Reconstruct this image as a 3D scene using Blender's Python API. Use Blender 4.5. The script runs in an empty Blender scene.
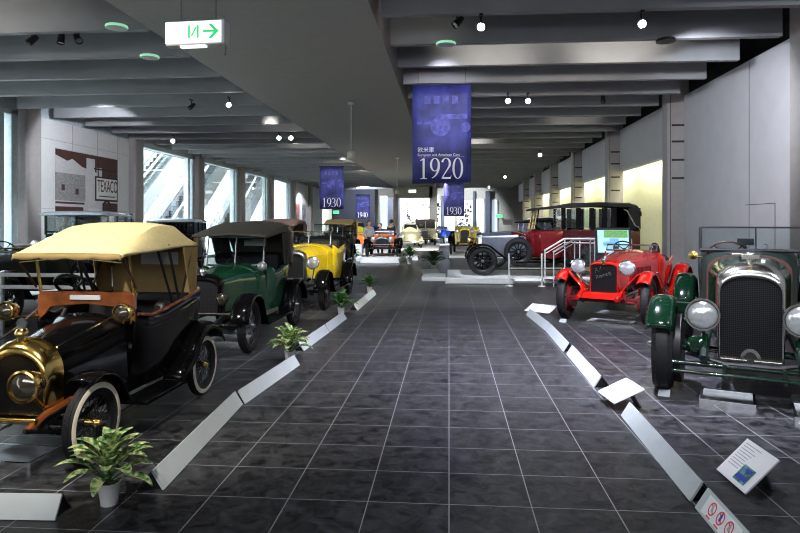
import bpy, math, random
from mathutils import Vector, Matrix
random.seed(7)
PI = math.pi
SC = bpy.context.scene
COL = SC.collection
sin, cos = math.sin, math.cos

# ------------------------------------------------------------------ mesh builder
class MB:
    def __init__(s): s.v = []; s.f = []; s.m = []
    def add(s, vs, fs, mi=0):
        b = len(s.v); s.v += [tuple(v) for v in vs]
        s.f += [tuple(b + i for i in f) for f in fs]; s.m += [mi] * len(fs); return s
    def box(s, c, d, rot=None, mi=0):
        x, y, z = d[0]/2, d[1]/2, d[2]/2
        vs = [Vector((a*x, b*y, e*z)) for a in (-1, 1) for b in (-1, 1) for e in (-1, 1)]
        if rot: 
            R = Matrix.Rotation(rot[2], 3, 'Z') @ Matrix.Rotation(rot[1], 3, 'Y') @ Matrix.Rotation(rot[0], 3, 'X')
            vs = [R @ v for v in vs]
        c = Vector(c)
        return s.add([v + c for v in vs], [(0,1,3,2),(4,6,7,5),(0,4,5,1),(2,3,7,6),(0,2,6,4),(1,5,7,3)], mi)
    def tube(s, pts, r, n=8, closed=False, mi=0):
        P = [Vector(p) for p in pts]; k = len(P)
        rr = r if isinstance(r, (list, tuple)) else [r]*k
        up = None; rings = []
        for i in range(k):
            if closed: t = P[(i+1) % k] - P[i-1]
            else: t = P[min(i+1, k-1)] - P[max(i-1, 0)]
            t.normalize()
            if up is None:
                up = Vector((0,0,1)) if abs(t.z) < .9 else Vector((1,0,0))
            a = t.cross(up)
            if a.length < 1e-6: a = t.orthogonal()
            a.normalize(); b = a.cross(t).normalized(); up = b
            rings.append([P[i] + (a*cos(2*PI*j/n) + b*sin(2*PI*j/n))*rr[i] for j in range(n)])
        return s.loft(rings, ends=not closed, loop=closed, mi=mi)
    def loft(s, rings, ends=True, loop=False, closed=True, mi=0):
        n = len(rings[0]); k = len(rings); vs = [p for r in rings for p in r]; fs = []
        for i in range(k if loop else k-1):
            a = i*n; b = ((i+1) % k)*n
            for j in range(n if closed else n-1):
                j2 = (j+1) % n
                fs.append((a+j, a+j2, b+j2, b+j))
        if ends and not loop:
            fs.append(tuple(range(n))[::-1]); fs.append(tuple((k-1)*n + i for i in range(n)))
        return s.add(vs, fs, mi)
    def lathe(s, prof, o=(0,0,0), ax=(1,0,0), n=24, mi=0, loop=False):
        ax = Vector(ax).normalized(); a = ax.orthogonal().normalized(); b = ax.cross(a); o = Vector(o)
        rings = [[o + ax*h + (a*cos(2*PI*j/n) + b*sin(2*PI*j/n))*r for j in range(n)] for r, h in prof]
        return s.loft(rings, ends=False, loop=loop, mi=mi)
    def cyl(s, p, q, r, n=16, r2=None, mi=0):
        p = Vector(p); q = Vector(q); L = (q-p).length; r2 = r if r2 is None else r2
        return s.lathe([(1e-4, 0), (r, 0), (r2, L), (1e-4, L)], p, q-p, n, mi)
    def ball(s, c, r, n=14, sc=(1,1,1), mi=0):
        rings = []
        for i in range(n//2+1):
            t = -PI/2 + PI*i/(n//2); rr = max(cos(t), 1e-3)
            rings.append([(c[0]+r*sc[0]*rr*cos(2*PI*j/n), c[1]+r*sc[1]*rr*sin(2*PI*j/n), c[2]+r*sc[2]*sin(t)) for j in range(n)])
        return s.loft(rings, mi=mi)
    def grid(s, rows, mi=0):
        return s.loft(rows, ends=False, closed=False, mi=mi)
    def poly(s, pts, d, mi=0):          # prism of polygon pts extruded by vector d
        d = Vector(d); n = len(pts); P = [Vector(p) for p in pts]
        fs = [tuple(range(n))[::-1], tuple(range(n, 2*n))] + [(i, (i+1) % n, n+(i+1) % n, n+i) for i in range(n)]
        return s.add(P + [p + d for p in P], fs, mi)
    def frame(s, outer, inner, d, mi=0):    # ring-shaped prism between two equal-length loops
        d = Vector(d); O = [Vector(p) for p in outer]; I = [Vector(p) for p in inner]
        return s.loft([O, [p+d for p in O], [p+d for p in I], I], ends=False, loop=True, mi=mi)
    def build(s, name, mat, parent=None, bevel=0, solid=0, sub=0, loc=None, rot=None, flat=False, fix=True):
        me = s.mesh(name, mat, flat, fix)
        return link(name, me, parent, loc, rot, bevel, solid, sub)
    def mesh(s, name, mat, flat=False, fix=True):
        me = bpy.data.meshes.new(name); me.from_pydata(s.v, [], s.f)
        for m in (mat if isinstance(mat, (list, tuple)) else [mat]): me.materials.append(m)
        if len(set(s.m)) > 1: me.polygons.foreach_set('material_index', s.m)
        if fix:
            import bmesh
            bm = bmesh.new(); bm.from_mesh(me); bmesh.ops.remove_doubles(bm, verts=bm.verts, dist=1e-6)
            bmesh.ops.recalc_face_normals(bm, faces=bm.faces); bm.to_mesh(me); bm.free()
        if not flat:
            me.polygons.foreach_set('use_smooth', [True]*len(me.polygons))
            me.set_sharp_from_angle(angle=math.radians(38))
        me.update(); return me

def link(name, me, parent=None, loc=None, rot=None, bevel=0, solid=0, sub=0):
    o = bpy.data.objects.new(name, me); COL.objects.link(o)
    if parent: o.parent = parent
    if loc: o.location = loc
    if rot: o.rotation_euler = rot
    if solid:
        m = o.modifiers.new('solid', 'SOLIDIFY'); m.thickness = solid; m.offset = 0
    if sub:
        m = o.modifiers.new('sub', 'SUBSURF'); m.levels = sub; m.render_levels = sub
    if bevel:
        m = o.modifiers.new('bevel', 'BEVEL'); m.width = bevel; m.segments = 2; m.limit_method = 'ANGLE'; m.angle_limit = math.radians(40)
    return o
def tag(o, label, cat, group=None, kind=None):
    o['label'] = label; o['category'] = cat
    if group: o['group'] = group
    if kind: o['kind'] = kind
    return o
def thing(name, label, cat, loc=(0,0,0), rz=0, group=None):
    o = bpy.data.objects.new(name, None); COL.objects.link(o); o.empty_display_size = .1
    o.location = loc; o.rotation_euler = (0, 0, rz); return tag(o, label, cat, group)
def struct(name, mb, m, parent=None, **k):
    o = mb.build(name, m, parent, **k)
    if not parent: o['kind'] = 'structure'
    return o

# ------------------------------------------------------------------ materials (all procedural)
def mat(name, col, rough=.5, metal=0, coat=0, var=.12, scale=9, bump=0, spec=.5, emit=None, es=0, alpha=None):
    m = bpy.data.materials.new(name); m.use_nodes = True; N = m.node_tree.nodes; L = m.node_tree.links
    p = N['Principled BSDF']
    tc = N.new('ShaderNodeTexCoord'); nz = N.new('ShaderNodeTexNoise'); nz.inputs['Scale'].default_value = scale; nz.inputs['Detail'].default_value = 5
    L.new(tc.outputs['Object'], nz.inputs['Vector'])
    rp = N.new('ShaderNodeValToRGB')
    a = [max(0, c*(1-var)) for c in col]; b = [min(1, c*(1+var)) for c in col]
    rp.color_ramp.elements[0].position = .3; rp.color_ramp.elements[1].position = .7
    rp.color_ramp.elements[0].color = (*a, 1); rp.color_ramp.elements[1].color = (*b, 1)
    L.new(nz.outputs['Fac'], rp.inputs['Fac']); L.new(rp.outputs['Color'], p.inputs['Base Color'])
    p.inputs['Roughness'].default_value = rough; p.inputs['Metallic'].default_value = metal
    p.inputs['Coat Weight'].default_value = coat; p.inputs['Coat Roughness'].default_value = .05
    p.inputs['Specular IOR Level'].default_value = spec
    if emit: p.inputs['Emission Color'].default_value = (*emit, 1); p.inputs['Emission Strength'].default_value = es
    if bump:
        bp = N.new('ShaderNodeBump'); bp.inputs['Strength'].default_value = bump; bp.inputs['Distance'].default_value = .01
        L.new(nz.outputs['Fac'], bp.inputs['Height']); L.new(bp.outputs['Normal'], p.inputs['Normal'])
    return m
def glassmat(name, tint=(.9,.95,.95), refl=.12, rough=.02):
    m = bpy.data.materials.new(name); m.use_nodes = True; N = m.node_tree.nodes; L = m.node_tree.links
    N.remove(N['Principled BSDF']); out = N['Material Output']
    t = N.new('ShaderNodeBsdfTransparent'); t.inputs[0].default_value = (*tint, 1)
    g = N.new('ShaderNodeBsdfGlossy'); g.inputs['Roughness'].default_value = rough; g.inputs[0].default_value = (.9,.9,.9,1)
    lw = N.new('ShaderNodeLayerWeight'); lw.inputs[0].default_value = .35
    mul = N.new('ShaderNodeMath'); mul.operation = 'MULTIPLY_ADD'; mul.inputs[1].default_value = .5; mul.inputs[2].default_value = refl*.4
    nz = N.new('ShaderNodeTexNoise'); nz.inputs['Scale'].default_value = 3
    mm = N.new('ShaderNodeMixShader')
    L.new(lw.outputs['Fresnel'], mul.inputs[0]); L.new(mul.outputs[0], mm.inputs[0])
    L.new(t.outputs[0], mm.inputs[1]); L.new(g.outputs[0], mm.inputs[2]); L.new(mm.outputs[0], out.inputs[0])
    return m
M = {}
M['black'] = mat('black_gloss_paint', (.003,.003,.0035), .12, 0, .08, spec=.16)
M['black2'] = mat('black_satin', (.007,.007,.008), .42, spec=.3)
M['rubber'] = mat('tyre_rubber', (.010,.010,.011), .6, spec=.3, bump=.15, scale=40)
M['white_rubber'] = mat('cream_rubber', (.86,.80,.62), .5)
M['white_rubber2'] = mat('white_rubber', (.8,.8,.76), .5)
M['brass'] = mat('polished_brass', (.83,.58,.18), .18, 1)
M['nickel'] = mat('polished_nickel', (.74,.71,.64), .2, 1, var=.02)
M['chrome'] = mat('chrome', (.8,.81,.82), .14, 1)
M['steel'] = mat('dull_steel', (.3,.31,.32), .35, 1)
M['dark_metal'] = mat('dark_oily_metal', (.05,.05,.05), .4, .8)
M['lens_dark'] = mat('smoked_lamp_glass', (.16,.14,.10), .1, .85, 1, bump=.2, scale=20)
M['lens'] = mat('lamp_lens', (.72,.74,.74), .12, .7, 1, bump=.25, scale=26)
M['wood'] = mat('varnished_wood', (.21,.058,.013), .28, 0, .6, var=.35, scale=14)
M['leather'] = mat('brown_leather', (.055,.016,.009), .5)
M['bleather'] = mat('black_leather', (.014,.013,.013), .42, bump=.3, scale=30)
M['cream'] = mat('cream_canvas', (.84,.72,.36), .85, var=.06, bump=.1, scale=30)
M['tan'] = mat('tan_canvas_lining', (.30,.205,.075), .85)
M['khaki'] = mat('dark_khaki_canvas', (.075,.065,.045), .8)
M['hoodblack'] = mat('black_canvas', (.006,.006,.007), .8, spec=.2)
M['green'] = mat('dark_green_paint', (.008,.060,.027), .2, 0, .4, spec=.35)
M['bgreen'] = mat('racing_green_paint', (.002,.014,.006), .13, 0, .5, spec=.35)
M['bgreen2'] = mat('racing_green_fabric', (.004,.011,.008), .5, spec=.3)
M['yellow'] = mat('yellow_paint', (.90,.66,.010), .22, 0, .8)
M['red'] = mat('bright_red_paint', (.42,.008,.004), .18, 0, .8)
M['dred'] = mat('deep_red_paint', (.115,.006,.009), .22, 0, .6)
M['greyblue'] = mat('brushed_grey_panel', (.12,.135,.17), .34, .6)
M['wine'] = mat('dark_wine_paint', (.035,.003,.004), .2, 0, .5)
M['blue'] = mat('blue_paint', (.02,.07,.42), .25, 0, .8)
M['palegrey'] = mat('pale_blue_grey_paint', (.40,.45,.52), .3, 0, .6)
M['orange'] = mat('orange_paint', (.85,.16,.03), .25, 0, .8)
M['lime'] = mat('mustard_green_paint', (.62,.56,.07), .25, 0, .8)
M['cpaint'] = mat('cream_paint', (.85,.80,.52), .28, 0, .7)
M['brown'] = mat('brown_canvas', (.13,.075,.05), .7)
M['white'] = mat('white_board', (.74,.76,.76), .45, var=.03)
M['barrier'] = mat('pale_grey_panel', (.52,.57,.57), .38, var=.03)
M['paper'] = mat('white_paper_print', (.86,.86,.85), .5, var=.02)
M['mesh_black'] = mat('black_wire_mesh', (.02,.02,.022), .45, .4)
M['glass'] = glassmat('clear_glass')
M['dglass'] = mat('dark_car_glass', (.02,.024,.028), .08, 0, .5)
M['pot'] = mat('white_glazed_pot', (.78,.77,.74), .3)
M['soil'] = mat('potting_soil', (.035,.022,.015), .9, bump=.5, scale=50)
M['gold'] = mat('gold_badge', (.85,.55,.12), .25, 1)
M['ink_red'] = mat('red_ink', (.75,.05,.06), .5); M['ink_blue'] = mat('blue_ink', (.05,.07,.40), .5)
M['ink_black'] = mat('black_ink', (.02,.02,.02), .6); M['ink_green'] = mat('green_ink', (.06,.35,.08), .5)
M['ink_grey'] = mat('grey_ink', (.45,.45,.47), .6)
M['skin'] = mat('skin_tone', (.55,.33,.23), .5); M['cloth_dark'] = mat('dark_cloth', (.02,.02,.025), .8)
M['cloth_grey'] = mat('grey_cloth', (.45,.46,.47), .8); M['cloth_wine'] = mat('wine_cloth', (.12,.02,.03), .8); M['hair'] = mat('black_hair', (.012,.01,.01), .5)

def honeycomb(name, col, scale=60):     # radiator cores: dark cells with metal edges
    m = mat(name, col, .35, .6); N = m.node_tree.nodes; L = m.node_tree.links; p = N['Principled BSDF']
    tc = N.new('ShaderNodeTexCoord'); vo = N.new('ShaderNodeTexVoronoi'); vo.inputs['Scale'].default_value = scale; vo.inputs['Randomness'].default_value = 0
    vo.feature = 'F1'
    L.new(tc.outputs['Object'], vo.inputs['Vector'])
    rp = N.new('ShaderNodeValToRGB'); rp.color_ramp.elements[0].color = (.002,.002,.002,1); rp.color_ramp.elements[1].color = (*col, 1)
    rp.color_ramp.elements[0].position = .3; rp.color_ramp.elements[1].position = .62
    L.new(vo.outputs['Distance'], rp.inputs['Fac']); L.new(rp.outputs[0], p.inputs['Base Color']); return m
M['core'] = honeycomb('radiator_honeycomb', (.035,.035,.038)); M['core2'] = honeycomb('radiator_mesh_fine', (.02,.02,.022), 80)

def leafmat():
    m = mat('variegated_leaf', (.05,.20,.03), .4); N = m.node_tree.nodes; L = m.node_tree.links; p = N['Principled BSDF']
    tc = N.new('ShaderNodeTexCoord'); nz = N.new('ShaderNodeTexNoise'); nz.inputs['Scale'].default_value = 34; nz.inputs['Detail'].default_value = 3
    L.new(tc.outputs['Object'], nz.inputs['Vector']); rp = N.new('ShaderNodeValToRGB')
    e = rp.color_ramp.elements; e[0].color = (.025,.13,.02,1); e[0].position = .40; e[1].color = (.60,.66,.30,1); e[1].position = .64
    L.new(nz.outputs['Fac'], rp.inputs['Fac']); L.new(rp.outputs[0], p.inputs['Base Color']); return m
M['leaf'] = leafmat()
M['photo'] = mat('blue_green_photo_print', (.10,.28,.30), .5, var=.95, scale=22)
M['chock'] = mat('grey_rubber_chock', (.33,.36,.36), .6)
M['leaf2'] = mat('green_leaf', (.045,.135,.03), .4, var=.5, scale=30)

def floormat():
    m = bpy.data.materials.new('slate_tile_floor'); m.use_nodes = True; N = m.node_tree.nodes; L = m.node_tree.links; p = N['Principled BSDF']
    g = N.new('ShaderNodeNewGeometry'); sx = N.new('ShaderNodeSeparateXYZ'); L.new(g.outputs['Position'], sx.inputs[0])
    def math_(op, a, b=None):
        n = N.new('ShaderNodeMath'); n.operation = op
        for i, v in enumerate((a, b)):
            if v is None: continue
            if isinstance(v, (int, float)): n.inputs[i].default_value = v
            else: L.new(v, n.inputs[i])
        return n.outputs[0]
    TX, TY, Y0 = .4645, .4445, 3.536
    def line(c, off, T, w):
        u = math_('DIVIDE', math_('ADD', c, off), T); fr = math_('FRACT', u)
        d = math_('MULTIPLY', math_('ABSOLUTE', math_('SUBTRACT', fr, .5)), -T)     # -T/2 at line .. 0 mid
        return math_('LESS_THAN', math_('ADD', d, T/2), w/2), u
    lx, ux = line(sx.outputs[0], 100*TX, TX, .0062); ly, uy = line(sx.outputs[1], 100*TY - Y0, TY, .0058)
    ln = math_('MAXIMUM', lx, ly)
    cid = N.new('ShaderNodeCombineXYZ'); L.new(math_('FLOOR', ux), cid.inputs[0]); L.new(math_('FLOOR', uy), cid.inputs[1])
    wn = N.new('ShaderNodeTexWhiteNoise'); L.new(cid.outputs[0], wn.inputs['Vector'])
    off = N.new('ShaderNodeVectorMath'); off.operation = 'MULTIPLY_ADD'; off.inputs[1].default_value = (7,7,7)
    L.new(wn.outputs['Color'], off.inputs[0]); L.new(g.outputs['Position'], off.inputs[2])
    nz = N.new('ShaderNodeTexNoise'); nz.inputs['Scale'].default_value = 9; nz.inputs['Detail'].default_value = 9; nz.inputs['Roughness'].default_value = .68
    nz.inputs['Distortion'].default_value = .8; L.new(off.outputs[0], nz.inputs['Vector'])
    rp = N.new('ShaderNodeValToRGB'); e = rp.color_ramp.elements
    e[0].position = .38; e[0].color = (.006,.0065,.0075,1); e[1].position = .72; e[1].color = (.078,.079,.084,1)
    L.new(nz.outputs['Fac'], rp.inputs['Fac'])
    mx = N.new('ShaderNodeMix'); mx.data_type = 'RGBA'; L.new(ln, mx.inputs[0]); L.new(rp.outputs[0], mx.inputs[6]); mx.inputs[7].default_value = (.30,.31,.32,1)
    L.new(mx.outputs[2], p.inputs['Base Color'])
    rr = N.new('ShaderNodeMapRange'); rr.inputs['To Min'].default_value = .26; rr.inputs['To Max'].default_value = .44; p.inputs['Specular IOR Level'].default_value = .27
    L.new(nz.outputs['Fac'], rr.inputs['Value']); L.new(rr.outputs[0], p.inputs['Roughness'])
    bp = N.new('ShaderNodeBump'); bp.inputs['Strength'].default_value = .12; bp.inputs['Distance'].default_value = .01
    L.new(nz.outputs['Fac'], bp.inputs['Height']); L.new(bp.outputs['Normal'], p.inputs['Normal']); return m
M['floor'] = floormat()
M['beam'] = mat('grey_beam_board', (.27,.275,.285), .6, var=.08, scale=2)
M['void'] = mat('dark_ceiling_void', (.02,.021,.022), .8)
M['soffit'] = mat('grey_soffit_plaster', (.36,.35,.325), .8, var=.04)
M['wallgrey'] = mat('grey_wall_panel', (.54,.53,.555), .6, var=.04, scale=3)
M['pillar'] = mat('taupe_pillar', (.36,.335,.325), .5, var=.05)
M['niche'] = mat('pale_yellow_niche', (.80,.79,.48), .7, var=.04)
M['pwhite'] = mat('white_wall', (.82,.82,.82), .6, var=.03)
M['navy'] = mat('dark_navy_wall', (.045,.055,.085), .6)
M['farwall'] = mat('olive_grey_wall', (.36,.36,.31), .7)
M['wframe'] = mat('pale_blue_window_frame', (.60,.70,.74), .35, .2)
M['darkgap'] = mat('dark_service_slot', (.03,.03,.03), .8)
# ------------------------------------------------------------------ camera
H = 1.6; F = 620.0; PSI = math.atan(49/F)
cam_d = bpy.data.cameras.new('camera'); cam = bpy.data.objects.new('camera', cam_d); COL.objects.link(cam)
cam_d.sensor_width = 36; cam_d.lens = 36*F/800; cam_d.shift_y = -43.5/800; cam_d.clip_start = .05
cam.location = (0, 0, H); cam.rotation_euler = (PI/2, 0, PSI); SC.camera = cam

# ------------------------------------------------------------------ room shell
WL, WR, HB = -11.1, 5.75, 4.5
COLY = [4.8, 10.2, 15.55, 21.15, 26.7, 32.3, 37.8, 43.3, 48.8]
PILY = [4.0, 9.85, 15.7, 21.45, 27.4, 33.3, 39.3, 45.3]
struct('floor', MB().box((-2.2, 26, -.1), (19, 60, .2)), M['floor'], flat=True)
struct('ceiling', MB().box((-2.2, 26, 5.75), (19, 60, .2)), M['void'], flat=True)
struct('trim_1', MB().box((-2.76, 25.5, 5.05), (3.42, 57, 1.1)), M['soffit'], flat=True)
for i in range(-4, 31):
    y = 8.62 + 1.42*i
    struct('ceiling_beam', MB().box((2.1, y+.06, HB+.42), (6.1, .12, .84)), M['beam'], flat=True)
    y = 8.95 + 1.47*i
    struct('ceiling_beam', MB().box((-7.7, y+.06, HB+.42), (6.35, .12, .84)), M['beam'], flat=True)
# right wall: plain panel near, then recessed pale niches between the pillars
mb = MB(); mb.box((5.85, 6.4, 2.36), (.2, 18.7, 4.73))
for y in (11.6, 13.4): pass
for a, b in zip(PILY[2:], PILY[3:]+[52]): mb.box((5.85, (a+b)/2, 4.04), (.2, b-a, 1.38))
struct('wall_right', mb, M['wallgrey'], flat=True)
mb = MB(); mb.box((6.45, 33.9, 2.0), (.1, 37, 4.0)); 
struct('wall_niche', mb, M['niche'], flat=True)
mb = MB(); mb.box((6.1, 33.9, 3.9), (.5, 37, .06)); struct('trim_2', mb, M['wallgrey'], flat=True)
struct('wall_upper', MB().box((6.9, 26, 4.9), (.2, 60, 1.9)).box((-11.9, 26, 5.1), (.2, 60, 1.2)), M['void'], flat=True)
mb = MB()
mb.box((5.746, 12.4, 2.36), (.006, .008, 4.7))
mb.box((5.746, 12.0, 1.95), (.006, 1.1, .012)).box((5.746, 11.45, 1.0), (.006, .012, 1.9))
struct('trim_3', mb, M['darkgap'], flat=True)
for k, y in enumerate(PILY):
    p = struct('wall_pillar', MB().box((5.6, y+.18, 2.55), (.52, .36, 5.1)), M['pillar'], bevel=.01)
    mb = MB()
    for z in (2.7, 3.15, 3.6, 4.0): mb.box((5.6, y-.002, z), (.3, .006, .05))
    mb.box((5.42, y-.002, 2.5), (.012, .006, 5.0))
    mb.build('slot', M['darkgap'], p)
struct('wall_back', MB().box((-2.2, -3.6, 2.6), (19, .2, 5.4)), M['wallgrey'], flat=True)
# left wall: columns, window bays, mural bay, poster bay
for y in COLY:
    struct('wall_column', MB().box((-11.2, y, 2.7), (.6, .62, 5.4)), M['pillar'], bevel=.06)
struct('trim_4', MB().box((-11.3, 26, 4.75), (.3, 58, .5)), M['wframe'], flat=True)
def window(n, y0, y1):
    mb = MB(); a, b = y0+.38, y1-.38
    mb.box((-11.2, a+.10, 2.25), (.24, .2, 4.5)).box((-11.2, b-.55, 2.25), (.2, .16, 4.5)).box((-11.2, b-.12, 2.25), (.24, .24, 4.5))
    mb.box((-11.2, (a+b)/2, 4.43), (.24, b-a, .14)).box((-11.2, (a+b)/2, .06), (.24, b-a, .12))
    w = struct('window_%d' % n, mb, M['wframe'], bevel=.01)
    MB().box((-11.2, (a+b)/2, 2.25), (.012, b-a, 4.3)).build('window_pane', M['glass'], w, flat=True)
for n, i in enumerate((0, 1, 3, 4, 5, 6)): window(n+1, COLY[i], COLY[i+1])
mb = MB().box((-11.25, 1.0, 2.25), (.2, 7, 4.5)).box((-11.25, (COLY[2]+COLY[3])/2, 2.25), (.2, 5.0, 4.5)).box((-11.25, 48.6, 2.25), (.2, 10.8, 4.5))
struct('wall_left', mb, M['pwhite'], flat=True)
mb = MB()
for y in (17.6, 18.9, 20.1): mb.box((-11.147, y, 2.25), (.006, .012, 4.5))
mb.box((-11.147, 18.5, 3.95), (.006, 4.6, .01)).box((-11.147, 18.5, 2.0), (.006, 4.6, .01))
struct('trim_5', mb, M['ink_grey'], flat=True)

# far end wall, pier under the soffit, far windows
struct('wall_far', MB().box((-2.2, 55.6, 2.7), (19, .2, 5.4)), M['farwall'], flat=True)
struct('wall_navy', MB().box((-8.4, 54.2, 2.4), (3.8, .3, 4.8)), M['navy'], flat=True)
mb = MB().box((-4.25, 49.5, 2.3), (.35, .5, 4.6)).box((-1.25, 49.5, 2.3), (.62, .5, 4.6)).box((-2.75, 49.5, 4.1), (2.9, .5, 1.0))
struct('wall_pier', mb, M['farwall'], flat=True)
M['daylight'] = mat('daylit_frosted_pane', (.55,.66,.74), .5, emit=(.62,.78,.92), es=.55)
for n, (x, w, h) in enumerate(((-5.85, .55, 4.0), (2.75, .6, 3.7), (4.0, .4, 3.7), (.05, .75, 3.2))):
    mb = MB().box((x-w/2-.04, 55.4, h/2), (.08, .14, h)).box((x+w/2+.04, 55.4, h/2), (.08, .14, h)).box((x, 55.4, h), (w+.16, .14, .1))
    o = struct('window_%d' % (n+7), mb, M['wframe'])
    MB().box((x, 55.42, h/2), (w, .03, h)).build('window_pane', M['daylight'], o, flat=True)
struct('door_1', MB().box((-5.0, 55.4, 1.95), (1.15, .12, 3.9)), M['greyblue'], bevel=.01)
struct('wall_frame', MB().box((3.4, 54.9, 2.2), (.4, .4, 4.4)).box((2.2, 55.1, 2.2), (.2, .3, 4.4)).box((-.55, 55.1, 2), (.22, .3, 4)), M['navy'], flat=True)

# ------------------------------------------------------------------ atrium behind the windows
struct('floor_atrium', MB().box((-16.5, 26, -.1), (10.2, 60, .2)), M['pwhite'], flat=True)
struct('wall_atrium', MB().box((-20.0, 26, 4), (.2, 60, 8.4)).box((-15.7, 55.9, 4), (8.6, .2, 8.4)).box((-15.7, -3.8, 4), (8.6, .2, 8.4)), M['pwhite'], flat=True)
struct('ceiling_atrium', MB().box((-15.9, 26, 8.2), (8.4, 60, .2)), M['pwhite'], flat=True)
struct('wall_upper_left', MB().box((-11.6, 26, 6.4), (.3, 60, 3.7)), M['pwhite'], flat=True)
def escalator(x, y0, z0, L, label):
    a = math.radians(34); e = thing('escalator', label, 'escalator', (x, y0, z0))
    d = Vector((0, cos(a), sin(a))); up = Vector((0, -sin(a), cos(a)))
    def P(t, u, xx): v = d*t + up*u; return (xx, v.y, v.z)
    for sx in (-.62, .62):
        MB().poly([P(0, -.75, sx-.05), P(L, -.75, sx-.05), P(L, .12, sx-.05), P(0, .12, sx-.05)], (.1, 0, 0)).build('side_panel', M['pwhite'], e, flat=True)
        MB().poly([P(0, .14, sx-.008), P(L, .14, sx-.008), P(L, .78, sx-.008), P(0, .78, sx-.008)], (.016, 0, 0)).build('glass_panel', M['glass'], e, flat=True)
        MB().tube([P(t*L/10, .84, sx) for t in range(11)], .06, 8).build('handrail', M['pwhite'], e)
        MB().tube([P(t*L/10, .14, sx) for t in range(11)], .035, 6).build('kick_rail', M['greyblue'], e)
    mb = MB(); n = int(L*cos(a)/.4)
    for k in range(n):
        yy = k*.4; zz = yy*math.tan(a); mb.box((0, yy+.2, zz-.1), (1.08, .4, .27))
        for j in range(3): mb.box((0, yy-.004, zz-.18+j*.075), (1.08, .012, .02), mi=1)
    mb.build('step_band', [M['black2'], M['steel']], e, flat=True)
    MB().poly([P(0, -.86, -.6), P(L, -.86, -.6), P(L, -.76, -.6), P(0, -.76, -.6)], (1.2, 0, 0)).build('underside', M['pwhite'], e, flat=True)
escalator(-13.6, 28.0, .55, 9.5, 'nearer white-sided escalator rising to the right behind the left windows')
escalator(-15.6, 26.0, .55, 10.5, 'farther white-sided escalator behind the nearer escalator in the bright atrium')
escalator(-13.2, 35.2, .55, 9.0, 'rightmost white-sided escalator seen through the third window from the gas station mural')
t = thing('information_counter', 'white counter with a blue stripe seen through the first window beyond the mural', 'counter', (-17.2, 25.5, 0))
MB().box((0, 0, .6), (.8, 4.0, 1.2)).build('body', M['pwhite'], t, bevel=.03); MB().box((.41, 0, 1.05), (.02, 4.0, .22)).build('stripe', M['ink_blue'], t)
tag(MB().box((-19.85, 33.0, 7.0), (.06, 2.4, 1.1)).build('wall_panel', M['greyblue'], flat=True), 'grey rectangular panel high on the white atrium wall', 'panel')
t = thing('guard_rail', 'glass guard rail in the atrium at the far left window', 'railing', (-13.0, 14.0, 0))
for y in (-1.6, 0, 1.6): MB().box((0, y, .55), (.05, .05, 1.1)).build('post', M['wframe'], t)
MB().tube([(0, -1.8, 1.1), (0, 1.8, 1.1)], .03).build('handrail', M['wframe'], t); MB().box((0, 0, .55), (.01, 3.2, .8)).build('glass_panel', M['glass'], t)

# ------------------------------------------------------------------ lettering
def text(parent, body, size, m, loc, rot=(PI/2, 0, 0), name='lettering', ext=.002, align='LEFT'):
    c = bpy.data.curves.new(name, 'FONT'); c.body = body; c.size = size; c.extrude = ext; c.align_x = align
    o = bpy.data.objects.new('tmp_text', c); COL.objects.link(o)
    bpy.context.view_layer.update()
    me = bpy.data.meshes.new_from_object(o.evaluated_get(bpy.context.evaluated_depsgraph_get()))
    bpy.data.objects.remove(o); me.name = name; me.materials.clear(); me.materials.append(m)
    o = link(name, me, parent, loc, rot); return o
def ribbon(mb, pts, ws):                  # flat stroke in the xz plane, facing -y
    L = []; R = []; k = len(pts)
    for i, (x, z) in enumerate(pts):
        a = pts[max(i-1, 0)]; b = pts[min(i+1, k-1)]; dx, dz = b[0]-a[0], b[1]-a[1]; l = math.hypot(dx, dz) or 1
        w = ws[i] if isinstance(ws, list) else ws
        nx, nz = -dz/l*w/2, dx/l*w/2; L.append((x+nx, 0, z+nz)); R.append((x-nx, 0, z-nz))
    dy = -.0012*len(mb.f)/20; mb.grid([[(a, dy, c) for a, _, c in L], [(a, dy, c) for a, _, c in R]])
def arcp(cx, cz, rx, rz, a0, a1, n=18, thin=.03, thick=.105):
    p = []; w = []
    for i in range(n+1):
        a = math.radians(a0 + (a1-a0)*i/n); p.append((cx+rx*cos(a), cz+rz*sin(a))); w.append(thin + (thick-thin)*abs(cos(a))**1.3)
    return p, w
def digit(mb0, ch):
    mb = MB()
    if ch == '1':
        ribbon(mb, [(.26, .02), (.26, .97)], .10); ribbon(mb, [(.1, .018), (.42, .018)], .036); ribbon(mb, [(.27, .96), (.1, .86)], [.07, .03])
    elif ch == '0': ribbon(mb, *arcp(.27, .5, .20, .48, 0, 360, 32))
    elif ch == '9':
        ribbon(mb, *arcp(.26, .67, .185, .30, 0, 360, 30)); p, w = arcp(.0, .64, .445, .62, 6, -75, 14, .02, .11); ribbon(mb, p, w)
    elif ch == '2':
        p, w = arcp(.25, .72, .18, .25, 165, -35, 16); p += [(.30, .42), (.07, .06)]; w += [.06, .045]; ribbon(mb, p, w)
        ribbon(mb, [(.05, .045), (.46, .045)], .09); ribbon(mb, [(.46, .02), (.49, .16)], .025)
    elif ch == '3':
        ribbon(mb, *arcp(.22, .755, .17, .21, 150, -80, 16)); ribbon(mb, *arcp(.20, .27, .22, .26, 85, -150, 18))
    elif ch == '4':
        ribbon(mb, [(.36, .0), (.36, .97)], .10); ribbon(mb, [(.36, .95), (.04, .30)], .035); ribbon(mb, [(.03, .29), (.5, .29)], .05)
    return mb
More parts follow.
